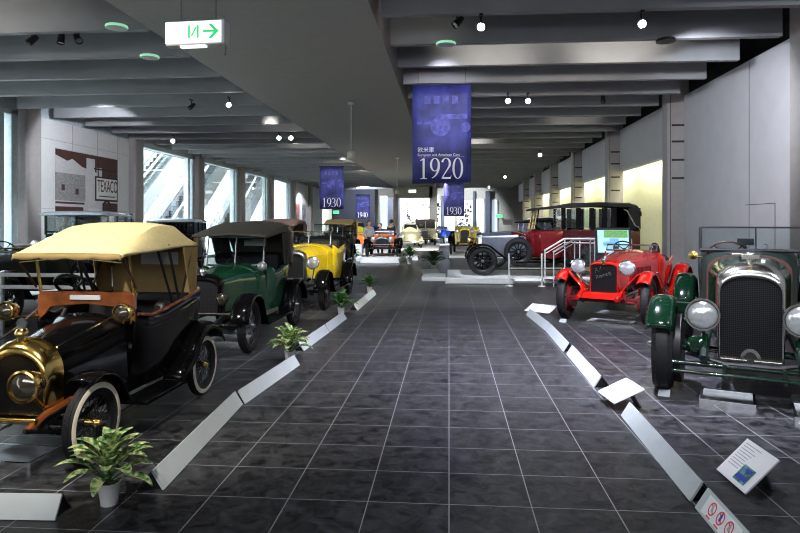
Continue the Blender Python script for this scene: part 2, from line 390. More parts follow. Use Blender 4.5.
def number(parent, s, h, m, x0, z0, y):
    for i, ch in enumerate(s):
        d = digit(None, ch); mb = MB(); mb.add([((x0 + (v[0] + i*.53)*h), y + v[1], z0 + v[2]*h) for v in d.v], d.f)
        mb.build('numeral', m, parent, flat=True, fix=False)
def bannermat():
    m = mat('printed_blue_banner_cloth', (.03,.04,.26), .6, var=.0); N = m.node_tree.nodes; L = m.node_tree.links; p = N['Principled BSDF']
    tc = N.new('ShaderNodeTexCoord'); nz = N.new('ShaderNodeTexNoise'); nz.inputs['Scale'].default_value = 2.6; nz.inputs['Detail'].default_value = 6
    L.new(tc.outputs['Object'], nz.inputs['Vector']); rp = N.new('ShaderNodeValToRGB'); e = rp.color_ramp.elements
    e[0].color = (.012,.016,.11,1); e[0].position = .36; e[1].color = (.045,.05,.29,1); e[1].position = .68
    L.new(nz.outputs['Fac'], rp.inputs['Fac']); L.new(rp.outputs[0], p.inputs['Base Color']); return m
M['banner'] = bannermat(); M['bprint'] = mat('faded_banner_print', (.06,.066,.33), .6, var=.6, scale=9); M['btext'] = mat('white_banner_text', (.92,.92,.95), .6, var=.01)
def banner(x, y, zb, w, h, year, label, detail=True):
    t = thing('hanging_banner', label, 'banner', (x, y, zb))
    rows = [[(-w/2 + w*i/10, .006*sin(i*1.3 + j*.5), h*j/8) for i in range(11)] for j in range(9)]
    MB().grid(rows).build('cloth', M['banner'], t, solid=.006)
    MB().cyl((-w/2-.02, 0, h), (w/2+.02, 0, h), .022).build('top_rod', M['dark_metal'], t)
    MB().cyl((-w/2, 0, .0), (w/2, 0, .0), .012).build('bottom_rod', M['dark_metal'], t)
    for sx in (-.4, .4): MB().cyl((sx*w, 0, h), (sx*w, 0, h+.35), .005, 6).build('wire', M['dark_metal'], t)
    number(t, year, .215*h, M['btext'], -.40*w, .04*h, -.014)
    ribbon_b = MB().box((0, -.012, .262*h), (.76*w, .002, .003)); ribbon_b.build('rule_line', M['btext'], t, flat=True)
    if detail:
        text(t, '欧米車', .075*h*.75, M['btext'], (-.41*w, -.014, .315*h), ext=.004)
        text(t, 'European and American Cars', .060*w, M['btext'], (-.41*w, -.014, .272*h))
    mb = MB()      # faint print of an old car: wheels, bonnet, windows
    for cx, cz, r in ((-.02*w, .57*h, .10*h), (.40*w, .56*h, .05*h)): mb.lathe([(1e-3, 0), (r*.8, 0), (r, .001)], (cx, -.0115, cz), (0, -1, 0), 20)
    mb.box((.2*w, -.0105, .67*h), (.46*w, .001, .05*h)); mb.box((-.28*w, -.0105, .61*h), (.28*w, .001, .03*h))
    for k in range(4): mb.box((-.24*w + k*.155*w, -.011, .84*h), (.10*w, .001, .08*h))
    mb.build('car_print', M['bprint'], t, flat=True)
    return t
banner(-.15, 12.7, 2.42, 1.2, 2.02, '1920', 'nearest and largest blue banner reading 1920, hung over the aisle')
banner(.27, 33.5, 1.98, 1.1, 1.85, '1930', 'blue 1930 banner hung right of the aisle, far behind the 1920 banner', False)
banner(-4.3, 22.5, 2.12, .88, 1.55, '1930', 'blue 1930 banner hung over the cars on the left side', False)
banner(-5.1, 36.5, 1.88, .85, 1.4, '1940', 'small far blue banner reading 1940 on the left side', False)

# ------------------------------------------------------------------ exit signs and other hanging fittings
M['sign_white'] = mat('lit_white_sign_face', (.9,.9,.9), .4, emit=(.93,1,.94), es=1.6)
M['sign_green'] = mat('green_sign_print', (.02,.55,.12), .5, emit=(.05,.75,.22), es=.7)
M['sign_lit_green'] = mat('lit_green_sign_face', (.05,.6,.2), .4, emit=(.12,.85,.35), es=1.0)
M['sign_body'] = mat('white_sign_housing', (.62,.63,.62), .4)
t = thing('exit_sign', 'near hanging exit sign with a green arrow pointing right', 'sign', (-1.90, 4.57, 2.945), -.06)
MB().box((0, 0, .085), (.47, .10, .185)).build('housing', M['sign_body'], t, bevel=.006)
MB().box((-.012, -.053, .088), (.44, .006, .16)).build('lit_face', M['sign_white'], t, flat=True)
MB().box((-.02, -.03, -.014), (.20, .035, .016)).build('lamp_strip', M['sign_white'], t, flat=True)
for x in (-.135, .145): MB().cyl((x, 0, .178), (x, 0, 1.558), .006, 8).build('hanger_rod', M['steel'], t)
MB().box((.115, -.058, .09), (.10, .003, .016)).poly([(.195, -.0595, .09), (.135, -.0595, .145), (.108, -.0595, .145), (.16, -.0595, .09), (.108, -.0595, .035), (.135, -.0595, .035)], (0, .003, 0)).build('arrow', M['sign_green'], t, flat=True)
MB().box((-.042, -.058, .09), (.014, .003, .10)).box((.028, -.058, .09), (.014, .003, .10)).box((-.005, -.058, .09), (.012, .003, .08), (0, .5, 0)).build('door_symbol', M['sign_green'], t, flat=True)
MB().cyl((.22, 0, -.01), (.22, 0, -.07), .003, 6).ball((.22, 0, -.075), .010).build('pull_cord', M['steel'], t)
for (x, y, z, w, h, m, lb) in ((-2.9, 49.2, 4.12, .62, .28, 'sign_white', 'pale lit sign on the olive pier at the end of the aisle'), (-9.9, 53.9, 2.55, .55, .3, 'sign_lit_green', 'green exit sign on the far left wall under the 1930 banner'),
                         (4.35, 54.5, 2.2, .62, .34, 'sign_lit_green', 'green exit sign on the far wall right of the aisle')):
    t = thing('exit_sign', lb, 'sign', (x, y, z)); MB().box((0, 0, 0), (w, .1, h)).build('housing', M['sign_body'], t, bevel=.01)
    MB().box((0, -.052, 0), (w*.93, .01, h*.82)).build('lit_face', M[m], t, flat=True); MB().box((0, .3, 0), (.08, .5, .06)).build('wall_bracket', M['sign_body'], t)
def hanging_sensor(x, y, z, s, lb):
    t = thing('hanging_lantern', lb, 'lamp', (x, y, z))
    MB().cyl((0, 0, .18*s), (0, 0, HB-z), .012, 8).build('rod', M['sign_body'], t)
    MB().lathe([(1e-3, -.02), (.09*s, -.02), (.10*s, 0), (.10*s, .15*s), (.02, .2*s), (1e-3, .2*s)], (0, 0, 0), (0, 0, 1), 16).build('housing', M['sign_body'], t)
    MB().box((0, -.1*s, .06*s), (.10*s, .02, .10*s)).build('lens', M['cpaint'], t)
    MB().lathe([(1e-3, 0), (.09, 0), (.09, -.03), (1e-3, -.03)], (0, 0, HB-z-.001), (0, 0, 1), 16).build('ceiling_rose', M['sign_body'], t)
hanging_sensor(-2.35, 14.8, 2.78+.38, 1.0, 'small white fitting on a rod hanging from the soffit, nearest one')
hanging_sensor(-2.3, 27.5, 2.9, .9, 'second small white fitting hanging from the soffit farther down the aisle')

# ------------------------------------------------------------------ murals and posters
M['m_brown'] = mat('mural_brown', (.085,.032,.026), .6, var=.25, scale=6); M['m_brick'] = mat('mural_grey_brick', (.36,.35,.36), .6, var=.4, scale=22)
M['m_pale'] = mat('mural_pale', (.70,.69,.70), .6, var=.08)
t = thing('wall_mural', 'brown and white gas station photo mural with a white lettered sign', 'mural', (-11.13, 16.75, 1.3))   # local u = +y, up = z
def mp(mb, u0, u1, z0, z1, d): return mb.box((d, (u0+u1)/2, (z0+z1)/2), (.006, u1-u0, z1-z0))
mp(MB(), 0, 3.3, -.3, 2.45, 0).build('backing', M['m_pale'], t, flat=True)
mb = MB(); mp(mb, 0, 1.35, .0, .78, .006); mp(mb, 2.4, 3.3, -.3, .95, .006)
mb.poly([(.006, .0, 2.25), (.006, .55, 2.12), (.006, .8, 2.2), (.006, 1.3, 2.0), (.006, 2.0, 1.9), (.006, 3.3, 1.45), (.006, 3.3, 2.42), (.006, 0, 2.42)], (.004, 0, 0)).build('dark_sky', M['m_brown'], t, flat=True)
mb = MB(); mp(mb, 0, 1.45, .95, 1.75, .007); mb.build('brick_building', M['m_brick'], t, flat=True)
mb = MB(); mp(mb, .28, .42, 1.25, 1.42, .012); mp(mb, .95, 1.1, 1.15, 1.33, .012); mp(mb, 0, 1.4, .86, .92, .012)
for k in range(7): mp(mb, .05+k*.17, .15+k*.17, 2.28 - (k % 3)*.05, 2.40, .014)
mb.build('window_print', M['m_brown'], t, flat=True)
mb = MB(); mp(mb, 1.5, 1.95, .2, 2.3, .016); mp(mb, 2.05, 2.35, .9, 2.05, .016); mp(mb, .7, .95, .35, .6, .016); mp(mb, .75, .85, 0, .32, .016); mp(mb, 2.75, 2.9, .1, .6, .016); mp(mb, 2.55, 2.62, .2, .5, .016)
mb.build('pale_tower', M['m_pale'], t, flat=True)
mb = MB(); mp(mb, 1.62, 2.2, .05, .75, .022); mb.build('poster_print', M['paper'], t, flat=True)
mb = MB(); mb.poly([(.026, 1.75, .3), (.026, 2.1, .45), (.026, 2.05, .62), (.026, 1.85, .5)], (.003, 0, 0)); mb.lathe([(.19, 0), (.26, 0), (.26, .004), (.19, .004)], (.024, 2.62, .78), (1, 0, 0), 20, loop=True); mp(mb, 1.9, 3.2, 1.98, 2.03, .02); mp(mb, 2.1, 2.16, 1.0, 2.3, .02)
mb.build('ink_shape', M['ink_black'], t, flat=True)
mb = MB(); mp(mb, 1.95, 3.28, 1.0, 1.78, .024); mb.build('sign_border', M['ink_black'], t, flat=True)
mb = MB(); mp(mb, 2.02, 3.22, 1.06, 1.73, .028); mb.build('sign_face', M['paper'], t, flat=True)
o = text(t, 'TEXACO', .44, M['m_brown'], (.034, 2.06, 1.30), (PI/2, 0, PI/2)); o.scale = (.68, 1.25, 1)
mb = MB(); mp(mb, 2.15, 3.1, 1.14, 1.17, .033); mb.build('sign_rule', M['ink_black'], t, flat=True)
for k, (y, c) in enumerate(((44.9, (.40,.16,.13)), (46.9, (.33,.35,.36)))):
    t = thing('framed_poster', ('reddish framed poster, left of the pair on the white wall at the far left', 'greyish framed poster, right of the pair on the white wall at the far left')[k], 'poster', (-11.13, y, 1.55))
    MB().box((0, 0, .75), (.04, 1.5, 1.7)).build('frame', M['paper'], t, bevel=.01)
    MB().box((.022, 0, .75), (.006, 1.2, 1.4)).build('print', mat('poster_print_%d' % k, c, .5, var=.8, scale=2.4), t, flat=True)
t = thing('wall_mural', 'white mural with black ink motifs inside the pier opening at the aisle end', 'mural', (-2.75, 55.4, 0))
M['mural_white'] = mat('bright_white_mural', (.88,.87,.85), .6, var=.02)
MB().box((0, 0, 1.9), (3.2, .05, 3.8)).build('panel', M['mural_white'], t, flat=True)
mb = MB(); R2 = random.Random(3)
for k in range(26):
    x = R2.uniform(-1.0, .25); z = 1.4 + R2.random()*.6*max(.2, .7-x) ; mb.box((x, -.03, z), (R2.uniform(.06,.22), .006, R2.uniform(.05,.22)), (0, R2.uniform(-1,1), 0))
for k in range(8): mb.box((-.95+R2.uniform(-.08,.08), -.03, 2.2+k*.17), (.12, .006, .13), (0, R2.uniform(-1,1), 0))
for k in range(8): mb.box((R2.uniform(.0,1.1), -.03, R2.uniform(2.9,3.3)), (.16, .006, .07), (0, R2.uniform(-1,1), 0))
mb.box((.1, -.03, 1.36), (2.2, .006, .03))
mb.build('ink_motif', M['ink_black'], t, flat=True)
for j, (x0, x1, lb) in enumerate(((-1.55, -.75, 'narrow black and white mural left of the far 1930 banner'), (.75, 2.1, 'wide black and white mural right of the far 1930 banner'))):
    t = thing('wall_mural', lb, 'mural', ((x0+x1)/2, 55.3, 0)); w = x1-x0
    MB().box((0, 0, 1.9), (w, .05, 3.4)).build('panel', M['mural_white'], t, flat=True); mb = MB()
    for k in range(46): mb.box((R2.uniform(-w/2+.1, w/2-.1), -.03, R2.uniform(.6, 3.4)), (R2.uniform(.05,.25), .006, R2.uniform(.05,.3)), (0, R2.uniform(-.2,.2), 0))
    mb.build('ink_motif', M['ink_black'], t, flat=True)
# ------------------------------------------------------------------ car parts (car space: front axle at the origin, front towards -y, x = car's left)
WC = {}
def wheel(parent, loc, R, tw, style='wire', white=None, rim='black2', hub='nickel', spoke='black2', steer=0):
    key = (round(R,3), tw, style, white, rim, hub, spoke)
    if key not in WC:
        hw = tw/2; Ri = R - tw*.98; d = {}
        pr = [(Ri, -hw*.55), (Ri+tw*.3, -hw), (R-tw*.22, -hw*.92), (R-.004, -hw*.5), (R, 0), (R-.004, hw*.5), (R-tw*.22, hw*.92), (Ri+tw*.3, hw), (Ri, hw*.55)]
        mb = MB().lathe(pr, n=36, loop=True)
        for k in range(-2, 3):      # tread ribs
            mb.lathe([(R-.006, k*hw*.2-.003), (R+.0025, k*hw*.2-.0025), (R+.0025, k*hw*.2+.0025), (R-.006, k*hw*.2+.003)], n=36, loop=True)
        d['wheel'] = mb.mesh('wheel', M['rubber'])
        if white:
            d['white_sidewall'] = MB().lathe([(Ri+.004, hw*.62), (Ri+tw*.32, hw*1.03), (R-tw*.26, hw*.98), (R-tw*.2, hw*.9), (Ri+tw*.3, hw*.9)], n=36, loop=True).mesh('white_sidewall', M[white])
        d['rim'] = MB().lathe([(Ri+.006, -hw*.6), (Ri+.012, -hw*.66), (Ri-.02, -hw*.4), (Ri-.03, 0), (Ri-.02, hw*.4), (Ri+.012, hw*.66), (Ri+.006, hw*.6), (Ri-.006, 0)], n=36, loop=True).mesh('rim', M[rim])
        hr = R*.13
        d['hub'] = MB().lathe([(1e-3, -hw*1.0), (hr*.9, -hw*1.0), (hr*.7, -hw*.4), (hr*.6, hw*.6), (hr*.95, hw*.8), (hr*.7, hw*1.15), (hr*.5, hw*1.5), (1e-3, hw*1.6)], n=20).mesh('hub', M[hub])
        if style == 'wire':
            mb = MB(); n = 28
            for k in range(n):
                a = 2*PI*k/n; b = a + (.42 if k % 2 else -.42); s = hw*.75 if (k//2) % 2 else -hw*.8
                mb.tube([(s, hr*.75*cos(b), hr*.75*sin(b)), (hw*.1, (Ri-.02)*cos(a), (Ri-.02)*sin(a))], max(.0032, R*.009), 5)
            d['wire_spoke_set'] = mb.mesh('wire_spoke_set', M[spoke])
        elif style == 'wood':
            mb = MB(); n = 12
            for k in range(n):
                a = 2*PI*k/n; mb.tube([(0, hr*.6*cos(a), hr*.6*sin(a)), (0, (hr+.04)*cos(a), (hr+.04)*sin(a)), (0, (Ri-.01)*cos(a), (Ri-.01)*sin(a))], [R*.05, R*.042, R*.035], 8)
            d['spoke_set'] = mb.mesh('spoke_set', M[spoke])
        else:
            mb = MB().lathe([(hr*.8, hw*.3), (Ri*.45, hw*.75), (Ri*.8, hw*.35), (Ri-.015, hw*.1), (Ri-.015, -hw*.1), (Ri*.8, hw*.15), (hr*.8, hw*.1)], n=28, loop=True)
            d['wheel_disc'] = mb.mesh('wheel_disc', M[spoke])
        WC[key] = d
    d = WC[key]; w = link('wheel', d['wheel'], parent, loc, (0, 0, (0 if loc[0] > 0 else PI)+steer))
    for k, me in d.items():
        if k != 'wheel': link(k, me, w)
    return w

def arch(hw, zb, zt, sh, e=2.3, n=12, y=0):      # closed section: vertical sides with a rounded top
    p = [(-hw, y, zb)]; zs = zt - sh
    for i in range(n+1):
        a = PI - PI*i/n; c, s_ = cos(a), sin(a)
        p.append((hw*math.copysign(abs(c)**(2/e), c), y, zs + sh*abs(s_)**(2/e)))
    p.append((hw, y, zb)); return p
def fender(parent, path, xc, w, m, crown=.03, name='fender', th=.012, xs=None):
    rows = []; k = len(path); path = [Vector((0, a, b)) for a, b in path]
    for i, p in enumerate(path):
        t = (path[min(i+1, k-1)] - path[max(i-1, 0)]).normalized(); nrm = Vector((0, -t.z, t.y))
        if i == 0 and False: pass
        x0 = xc if xs is None else xs[i]
        r = []
        for j in range(9):
            u = -1 + j/4; q = p - nrm*crown*(u**4*1.0 + .25*u*u)*(1 if nrm.z > -2 else -1)
            r.append((x0 + u*w/2, q.y, q.z))
        rows.append(r)
    return MB().grid(rows).build(name, m, parent, solid=th)
def arcpath(yc, zc, r, a0, a1, n=12): return [(yc - r*cos(math.radians(a0+(a1-a0)*i/n)), zc + r*sin(math.radians(a0+(a1-a0)*i/n))) for i in range(n+1)]
def headlamp(parent, c, r, L, m, name='headlamp', d=(0,-1,0), lens='lens', stalk=None):
    c = Vector(c); d = Vector(d).normalized(); o = c + d*L*.5
    mb = MB().lathe([(1e-3, -L), (r*.35, -L*.97), (r*.72, -L*.75), (r*.95, -L*.3), (r*1.0, -.02), (r*1.06, -.015), (r*1.06, .012), (r*.93, .016), (r*.93, -.004)], o, d, 24)
    if stalk: mb.cyl(c - d*L*.1 - Vector((0,0,r*.9)), stalk, .013, 8)
    h = mb.build(name, m, parent)
    MB().lathe([(r*.94, .0), (r*.8, .012), (r*.45, .024), (1e-3, .03)], o, d, 24).build('lamp_lens', M[lens], h)
    return h
def steering(parent, x, y, z, r=.19, tilt=.6, m='black2'):
    ax = Vector((0, cos(tilt)*.85, sin(tilt))).normalized(); a = Vector((1,0,0)); b = ax.cross(a)
    c = Vector((x, y, z))
    s = MB().tube([c + a*r*cos(2*PI*i/24) + b*r*sin(2*PI*i/24) for i in range(24)], .013, 8, closed=True)
    for k in range(4): s.tube([c, c + a*r*cos(PI/4+k*PI/2) + b*r*sin(PI/4+k*PI/2)], .009, 6)
    s.ball(c, .03, 10)
    o = s.build('steering_wheel', M[m], parent)
    MB().cyl(c, c - ax*.75, .016, 8).build('steering_column', M['dark_metal'], o)
def ushell(parent, st, m, th=.025, name='body', cap=True, front=False):
    rows = []
    for (y, ht, hb, zb, zt) in st:
        pl = []
        for i in range(6): t = i/5; pl.append((-(ht + (hb-ht)*t**1.6), y, zt + (zb-zt)*t))
        pr = [(-x, y_, z) for x, y_, z in pl[::-1]]; rows.append(pl + pr)
    mb = MB().grid(rows)
    if cap: n = len(rows[-1]); b = (len(rows)-1)*n; mb.f.append(tuple(b+i for i in range(n))); mb.m.append(0)
    return mb.build(name, m, parent, solid=th)
def seat(parent, y, w, z, m, h=.5, x=0):
    s = MB().box((x, y, z), (w, .46, .17)).build('seat', m, parent, bevel=.05)
    MB().box((x, y+.27, z+h/2+.02), (w, .15, h), (-.18, 0, 0)).build('seat_back', m, parent, bevel=.05)
def chassis(parent, B, T, R, y0, y1, z, m, dx=.30, spring='black2'):
    for sx in (-1, 1):
        MB().tube([(sx*dx, y0, z-.05), (sx*dx, y0+.2, z), (sx*dx, B*.5, z), (sx*dx, y1, z+.02)], .035, 6).build('chassis_rail', m, parent)
        for yy in (0, B):
            mb = MB()
            for k in range(3):
                L = .42 - k*.1; mb.tube([(sx*(dx+.05), yy-L, R+.07-.02*k), (sx*(dx+.05), yy-L*.5, R-.0-.022*k), (sx*(dx+.05), yy, R-.03-.022*k), (sx*(dx+.05), yy+L*.5, R-.0-.022*k), (sx*(dx+.05), yy+L, R+.07-.02*k)], .014, 5)
            mb.build('leaf_spring', M[spring], parent)
    for yy in (0, B): MB().cyl((-T+.05, yy, R), (T-.05, yy, R), .032, 10).build('axle', M[spring], parent)
def windscreen(parent, y, hw, z0, z1, m, lean=.08, split=False):
    L = [(-hw, y, z0), (-hw, y+lean, z1), (hw, y+lean, z1), (hw, y, z0)]
    mb = MB().tube(L, .014, 8, closed=False); mb.tube([L[0], L[3]], .014, 8)
    if split: mb.tube([(0, y, z0), (0, y+lean, z1)], .009, 6)
    w = mb.build('windscreen_frame', m, parent)
    MB().poly([L[0], L[1], L[2], L[3]], (0, .006, 0)).build('windscreen_glass', M['glass'], w, flat=True)
def radiator(parent, hw, zb, zt, sh, y, m, core='core', band=.045, topband=.09, e=2.4, depth=.12, cap='nickel', zbi=None):
    o = arch(hw, zb, zt, sh, e, 16, y-depth/2); zbi = zb+.03 if zbi is None else zbi
    i = arch(hw-band, zbi, zt-topband, max(.02, sh*.8), e, 16, y-depth/2)
    rings = []
    for tt, yy in ((0, -.30), (.06, -.42), (.2, -.50), (.42, -.50), (.62, -.42), (.8, -.25), (.93, 0), (1.0, .5), (.2, .5)):
        rings.append([(a[0]*(1-tt)+b[0]*tt, y + depth*yy, a[2]*(1-tt)+b[2]*tt) for a, b in zip(i, o)])
    s = MB().loft(rings, ends=False, loop=True).build('radiator_shell', m, parent)
    MB().poly(arch(hw-band*.6, zbi-.01, zt-topband*.6, max(.02, sh*.8), e, 16, y-depth*.28), (0, depth*.5, 0)).build('radiator_core', M[core], parent, flat=True)
    MB().lathe([(1e-3, .07), (.03, .065), (.042, .045), (.042, .025), (.026, .02), (.026, -.02)], (0, y, zt), (0, 0, 1), 16).build('radiator_cap', M[cap], parent)
    return s
def softroof(parent, pts, m, name='folding_roof', th=.012): return MB().grid(pts).build(name, m, parent, solid=th)

def vintage(label, loc, rz, p, group=None, name='vintage_car'):
    g = dict(B=2.5, T=.6, R=.36, tw=.11, style='wire', white=None, rim='black2', hub='nickel', spoke='black2', body='black', bonnet=None, fen='black', trim='nickel',
             hr=1.05, wr=.25, zr=.5, hc=1.1, hb=1.05, bw=.55, yc=1.0, wt=1.45, roof=None, rh=1.75, rm='hoodblack', tail=.5, lr=.10, lz=.85, lx=.36, lens='lens', lm=None, seatm='bleather', shell=None,
             rw=.04, cs=.62, side='glass', ryf=None, spare=False, drv=-1)
    g.update(p); G = type('G', (), g); t = thing(name, label, 'car', loc, rz, group)
    bo = M[G.body]; bn = M[G.bonnet or G.body]; fe = M[G.fen]; tr = M[G.trim]; R, B, T = G.R, G.B, G.T
    for y in (0, B):
        for sx in (-1, 1): wheel(t, (sx*T, y, R), R, G.tw, G.style, G.white, G.rim, G.hub, G.spoke)
    chassis(t, B, T, R, -.45, B+.35, R+.12, M['black2'])
    r = R+.07; zr = R-.04
    for sx in (-1, 1):
        fender(t, arcpath(0, R, r, 12, 128) + [(R*1.05, R+.12), (R*1.45, zr)], sx*T, G.tw+.13, fe, name='front_fender')
        fender(t, [(B-R*1.45, zr), (B-R*1.15, R+.10)] + arcpath(B, R, r, 40, 172), sx*T, G.tw+.14, fe, name='rear_fender')
        MB().box((sx*T, B/2, zr), (.24, B-2.8*R, .03)).build('running_board', fe, t, bevel=.006)
    radiator(t, G.wr, G.zr, G.hr, .12, -.06, M[G.shell] if G.shell else tr, zbi=G.zr+.04)
    MB().loft([arch(G.wr-.01, G.zr+.03, G.hr-.02, .12, y=-.01), arch((G.wr+G.bw)/2-.06, G.zr-.02, (G.hr+G.hc)/2, .16, y=G.yc*.5), arch(G.bw-.07, G.zr-.04, G.hc-.01, .2, y=G.yc)]).build('bonnet', bn, t)
    MB().loft([arch(G.bw-.06, G.zr-.06, G.hc, .2, y=G.yc), arch(G.bw-.01, G.zr-.06, G.hc+.02, .2, y=G.yc+.18), arch(G.bw, G.zr-.06, G.hc+.02, .2, y=G.yc+.26)]).build('scuttle', bo, t)
    y0 = G.yc+.2; y1 = B+G.tail
    if G.roof != 'sedan':
        ushell(t, [(y0, G.bw, G.bw-.04, G.zr-.06, G.hc-.02), (y0+.35, G.bw+.03, G.bw-.02, G.zr-.08, G.hb-.06), ((y0+y1)/2, G.bw+.05, G.bw, G.zr-.08, G.hb), (y1-.2, G.bw+.02, G.bw-.05, G.zr, G.hb+.02), (y1, G.bw-.06, G.bw-.14, G.zr+.1, G.hb)], bo)
        seat(t, y0+.62, G.bw*1.75, G.zr+.18, M[G.seatm]); 
        if y1 - y0 > 1.7: seat(t, y1-.5, G.bw*1.7, G.zr+.2, M[G.seatm])
        windscreen(t, y0-.02, G.bw-.05, G.hc-.01, G.wt, tr, split=True)
    steering(t, G.drv*G.bw*.45, y0+.28, G.hc+.03)
    for sx in (-1, 1): headlamp(t, (sx*G.lx, -.16, G.lz), G.lr, .16, M[G.lm] if G.lm else tr, stalk=(sx*G.lx*.85, -.1, R+.14), lens=G.lens)
    MB().tube([(-G.lx-.1, -.14, R+.16), (G.lx+.1, -.14, R+.16)], .014, 8).build('lamp_bar', M['dark_metal'], t)
    yf = G.ryf if G.ryf is not None else y0-.15
    if G.roof == 'hood':
        h = G.rh; w = G.bw+G.rw; rows = []
        for (yy, zz, dz, ww) in ((yf, G.wt+.02, .03, w), (yf+.02, G.wt+.05, .05, w), (y0+.55, h-.02, .13, w), (y0+.95, h, .16, w), (y1-.35, h-.01, .16, w), (y1-.12, h-.06, .14, w-.02), (y1+.06, h-.35, .12, w-.05), (y1+.04, G.hb, .1, w-.08)):
            rows.append([(-ww, yy, zz-dz), (-ww*.96, yy, zz-dz*.35), (-ww*.75, yy, zz-.01), (0, yy, zz+.015), (ww*.75, yy, zz-.01), (ww*.96, yy, zz-dz*.35), (ww, yy, zz-dz)])
        hood = softroof(t, rows, M[G.rm]); MB().box((-.12, y1+.03, h-.32), (.36, .03, .13)).build('rear_window', M['paper'], hood)
        for sx in (-1, 1):
            MB().poly([(sx*(w-.01), y1-.75, h-.17), (sx*(w-.01), y1-.1, h-.17), (sx*(w-.06), y1+.03, G.hb), (sx*(w-.03), y1-.55, G.hb)], (sx*.008, 0, 0)).build('side_curtain', M[G.rm], t)
            MB().tube([(sx*w*.97, y0+.75, G.hb), (sx*w*.97, y0+.62, h-.12)], .012, 6).tube([(sx*w*.97, y0+.8, G.hb), (sx*w*.97, y1-.4, h-.12)], .012, 6).build('roof_bow', M['dark_metal'], t)
    elif G.roof == 'down':
        MB().loft([arch(G.bw+.05, G.hb-.02, G.hb+.14, .1, y=y1-.25), arch(G.bw+.06, G.hb-.04, G.hb+.2, .12, y=y1-.05), arch(G.bw, G.hb-.02, G.hb+.14, .1, y=y1+.14)]).build('folded_roof', M[G.rm], t)
    elif G.roof == 'sedan':
        w = G.bw+.04; h = G.rh; zb = G.hb
        MB().loft([arch(w-.03, G.zr-.08, zb, .04, y=y0), arch(w, G.zr-.08, zb, .04, y=y0+.3), arch(w+.02, G.zr-.08, zb, .04, y=y1-.3), arch(w-.05, G.zr, zb, .04, y=y1)]).build('body', bo, t)
        MB().loft([arch(w-.02, h-.1, h-.05, .03, y=yf), arch(w, h-.12, h, .08, y=yf+.15), arch(w, h-.12, h+.02, .08, y=(y0+y1)/2), arch(w, h-.14, h-.02, .1, y=y1-.1), arch(w-.05, h-.16, h-.1, .05, y=y1+.02)]).build('roof', M[G.rm], t)
        ys = [y0+.02, y0+(y1-y0)*.36, y0+(y1-y0)*.70, y1-.06]
        for sx in (-1, 1):
            for q, yy in enumerate(ys): MB().box((sx*(w-.03), yy, (zb+h)/2-.05), (.05, (.05, .07, .09, .16)[q], h-zb)).build('pillar', bo, t)
            for a, b in zip(ys, ys[1:]): MB().box((sx*(w-.03), (a+b)/2, (zb+h)/2-.06), (.012, b-a-.06, h-zb-.12)).build('side_window', M['glass'] if G.side == 'glass' else M['dglass'], t, flat=True)
            MB().tube([(sx*(w+.03), ys[1]-.12, zb-.1), (sx*(w+.05), ys[1]-.02, zb-.1)], .012, 6).build('door_handle', tr, t)
        MB().box((0, y0+.01, (zb+h)/2-.06), (2*w-.1, .012, h-zb-.14)).build('windscreen_glass', M['glass'] if G.side == 'glass' else M['dglass'], t, flat=True)
        MB().box((0, y0, (zb+h)/2-.02), (.025, .03, h-zb)).box((0, y0, zb+.02), (2*w-.08, .03, .05)).build('windscreen_frame', bo, t)
        MB().box((0, y1-.04, (zb+h)/2), (2*w-.1, .05, h-zb-.1)).box((0, y1-.01, h-.3), (.5, .03, .2), mi=1).build('rear_panel', [bo, M['dglass']], t)
        seat(t, y0+.6, w*1.7, G.zr+.2, M[G.seatm]); seat(t, y1-.55, w*1.7, G.zr+.22, M[G.seatm])
    if G.spare: wheel(t, (G.bw+.16, G.yc+.05, R+.22), R*.95, G.tw, G.style, G.white, G.rim, G.hub, G.spoke)
    return t

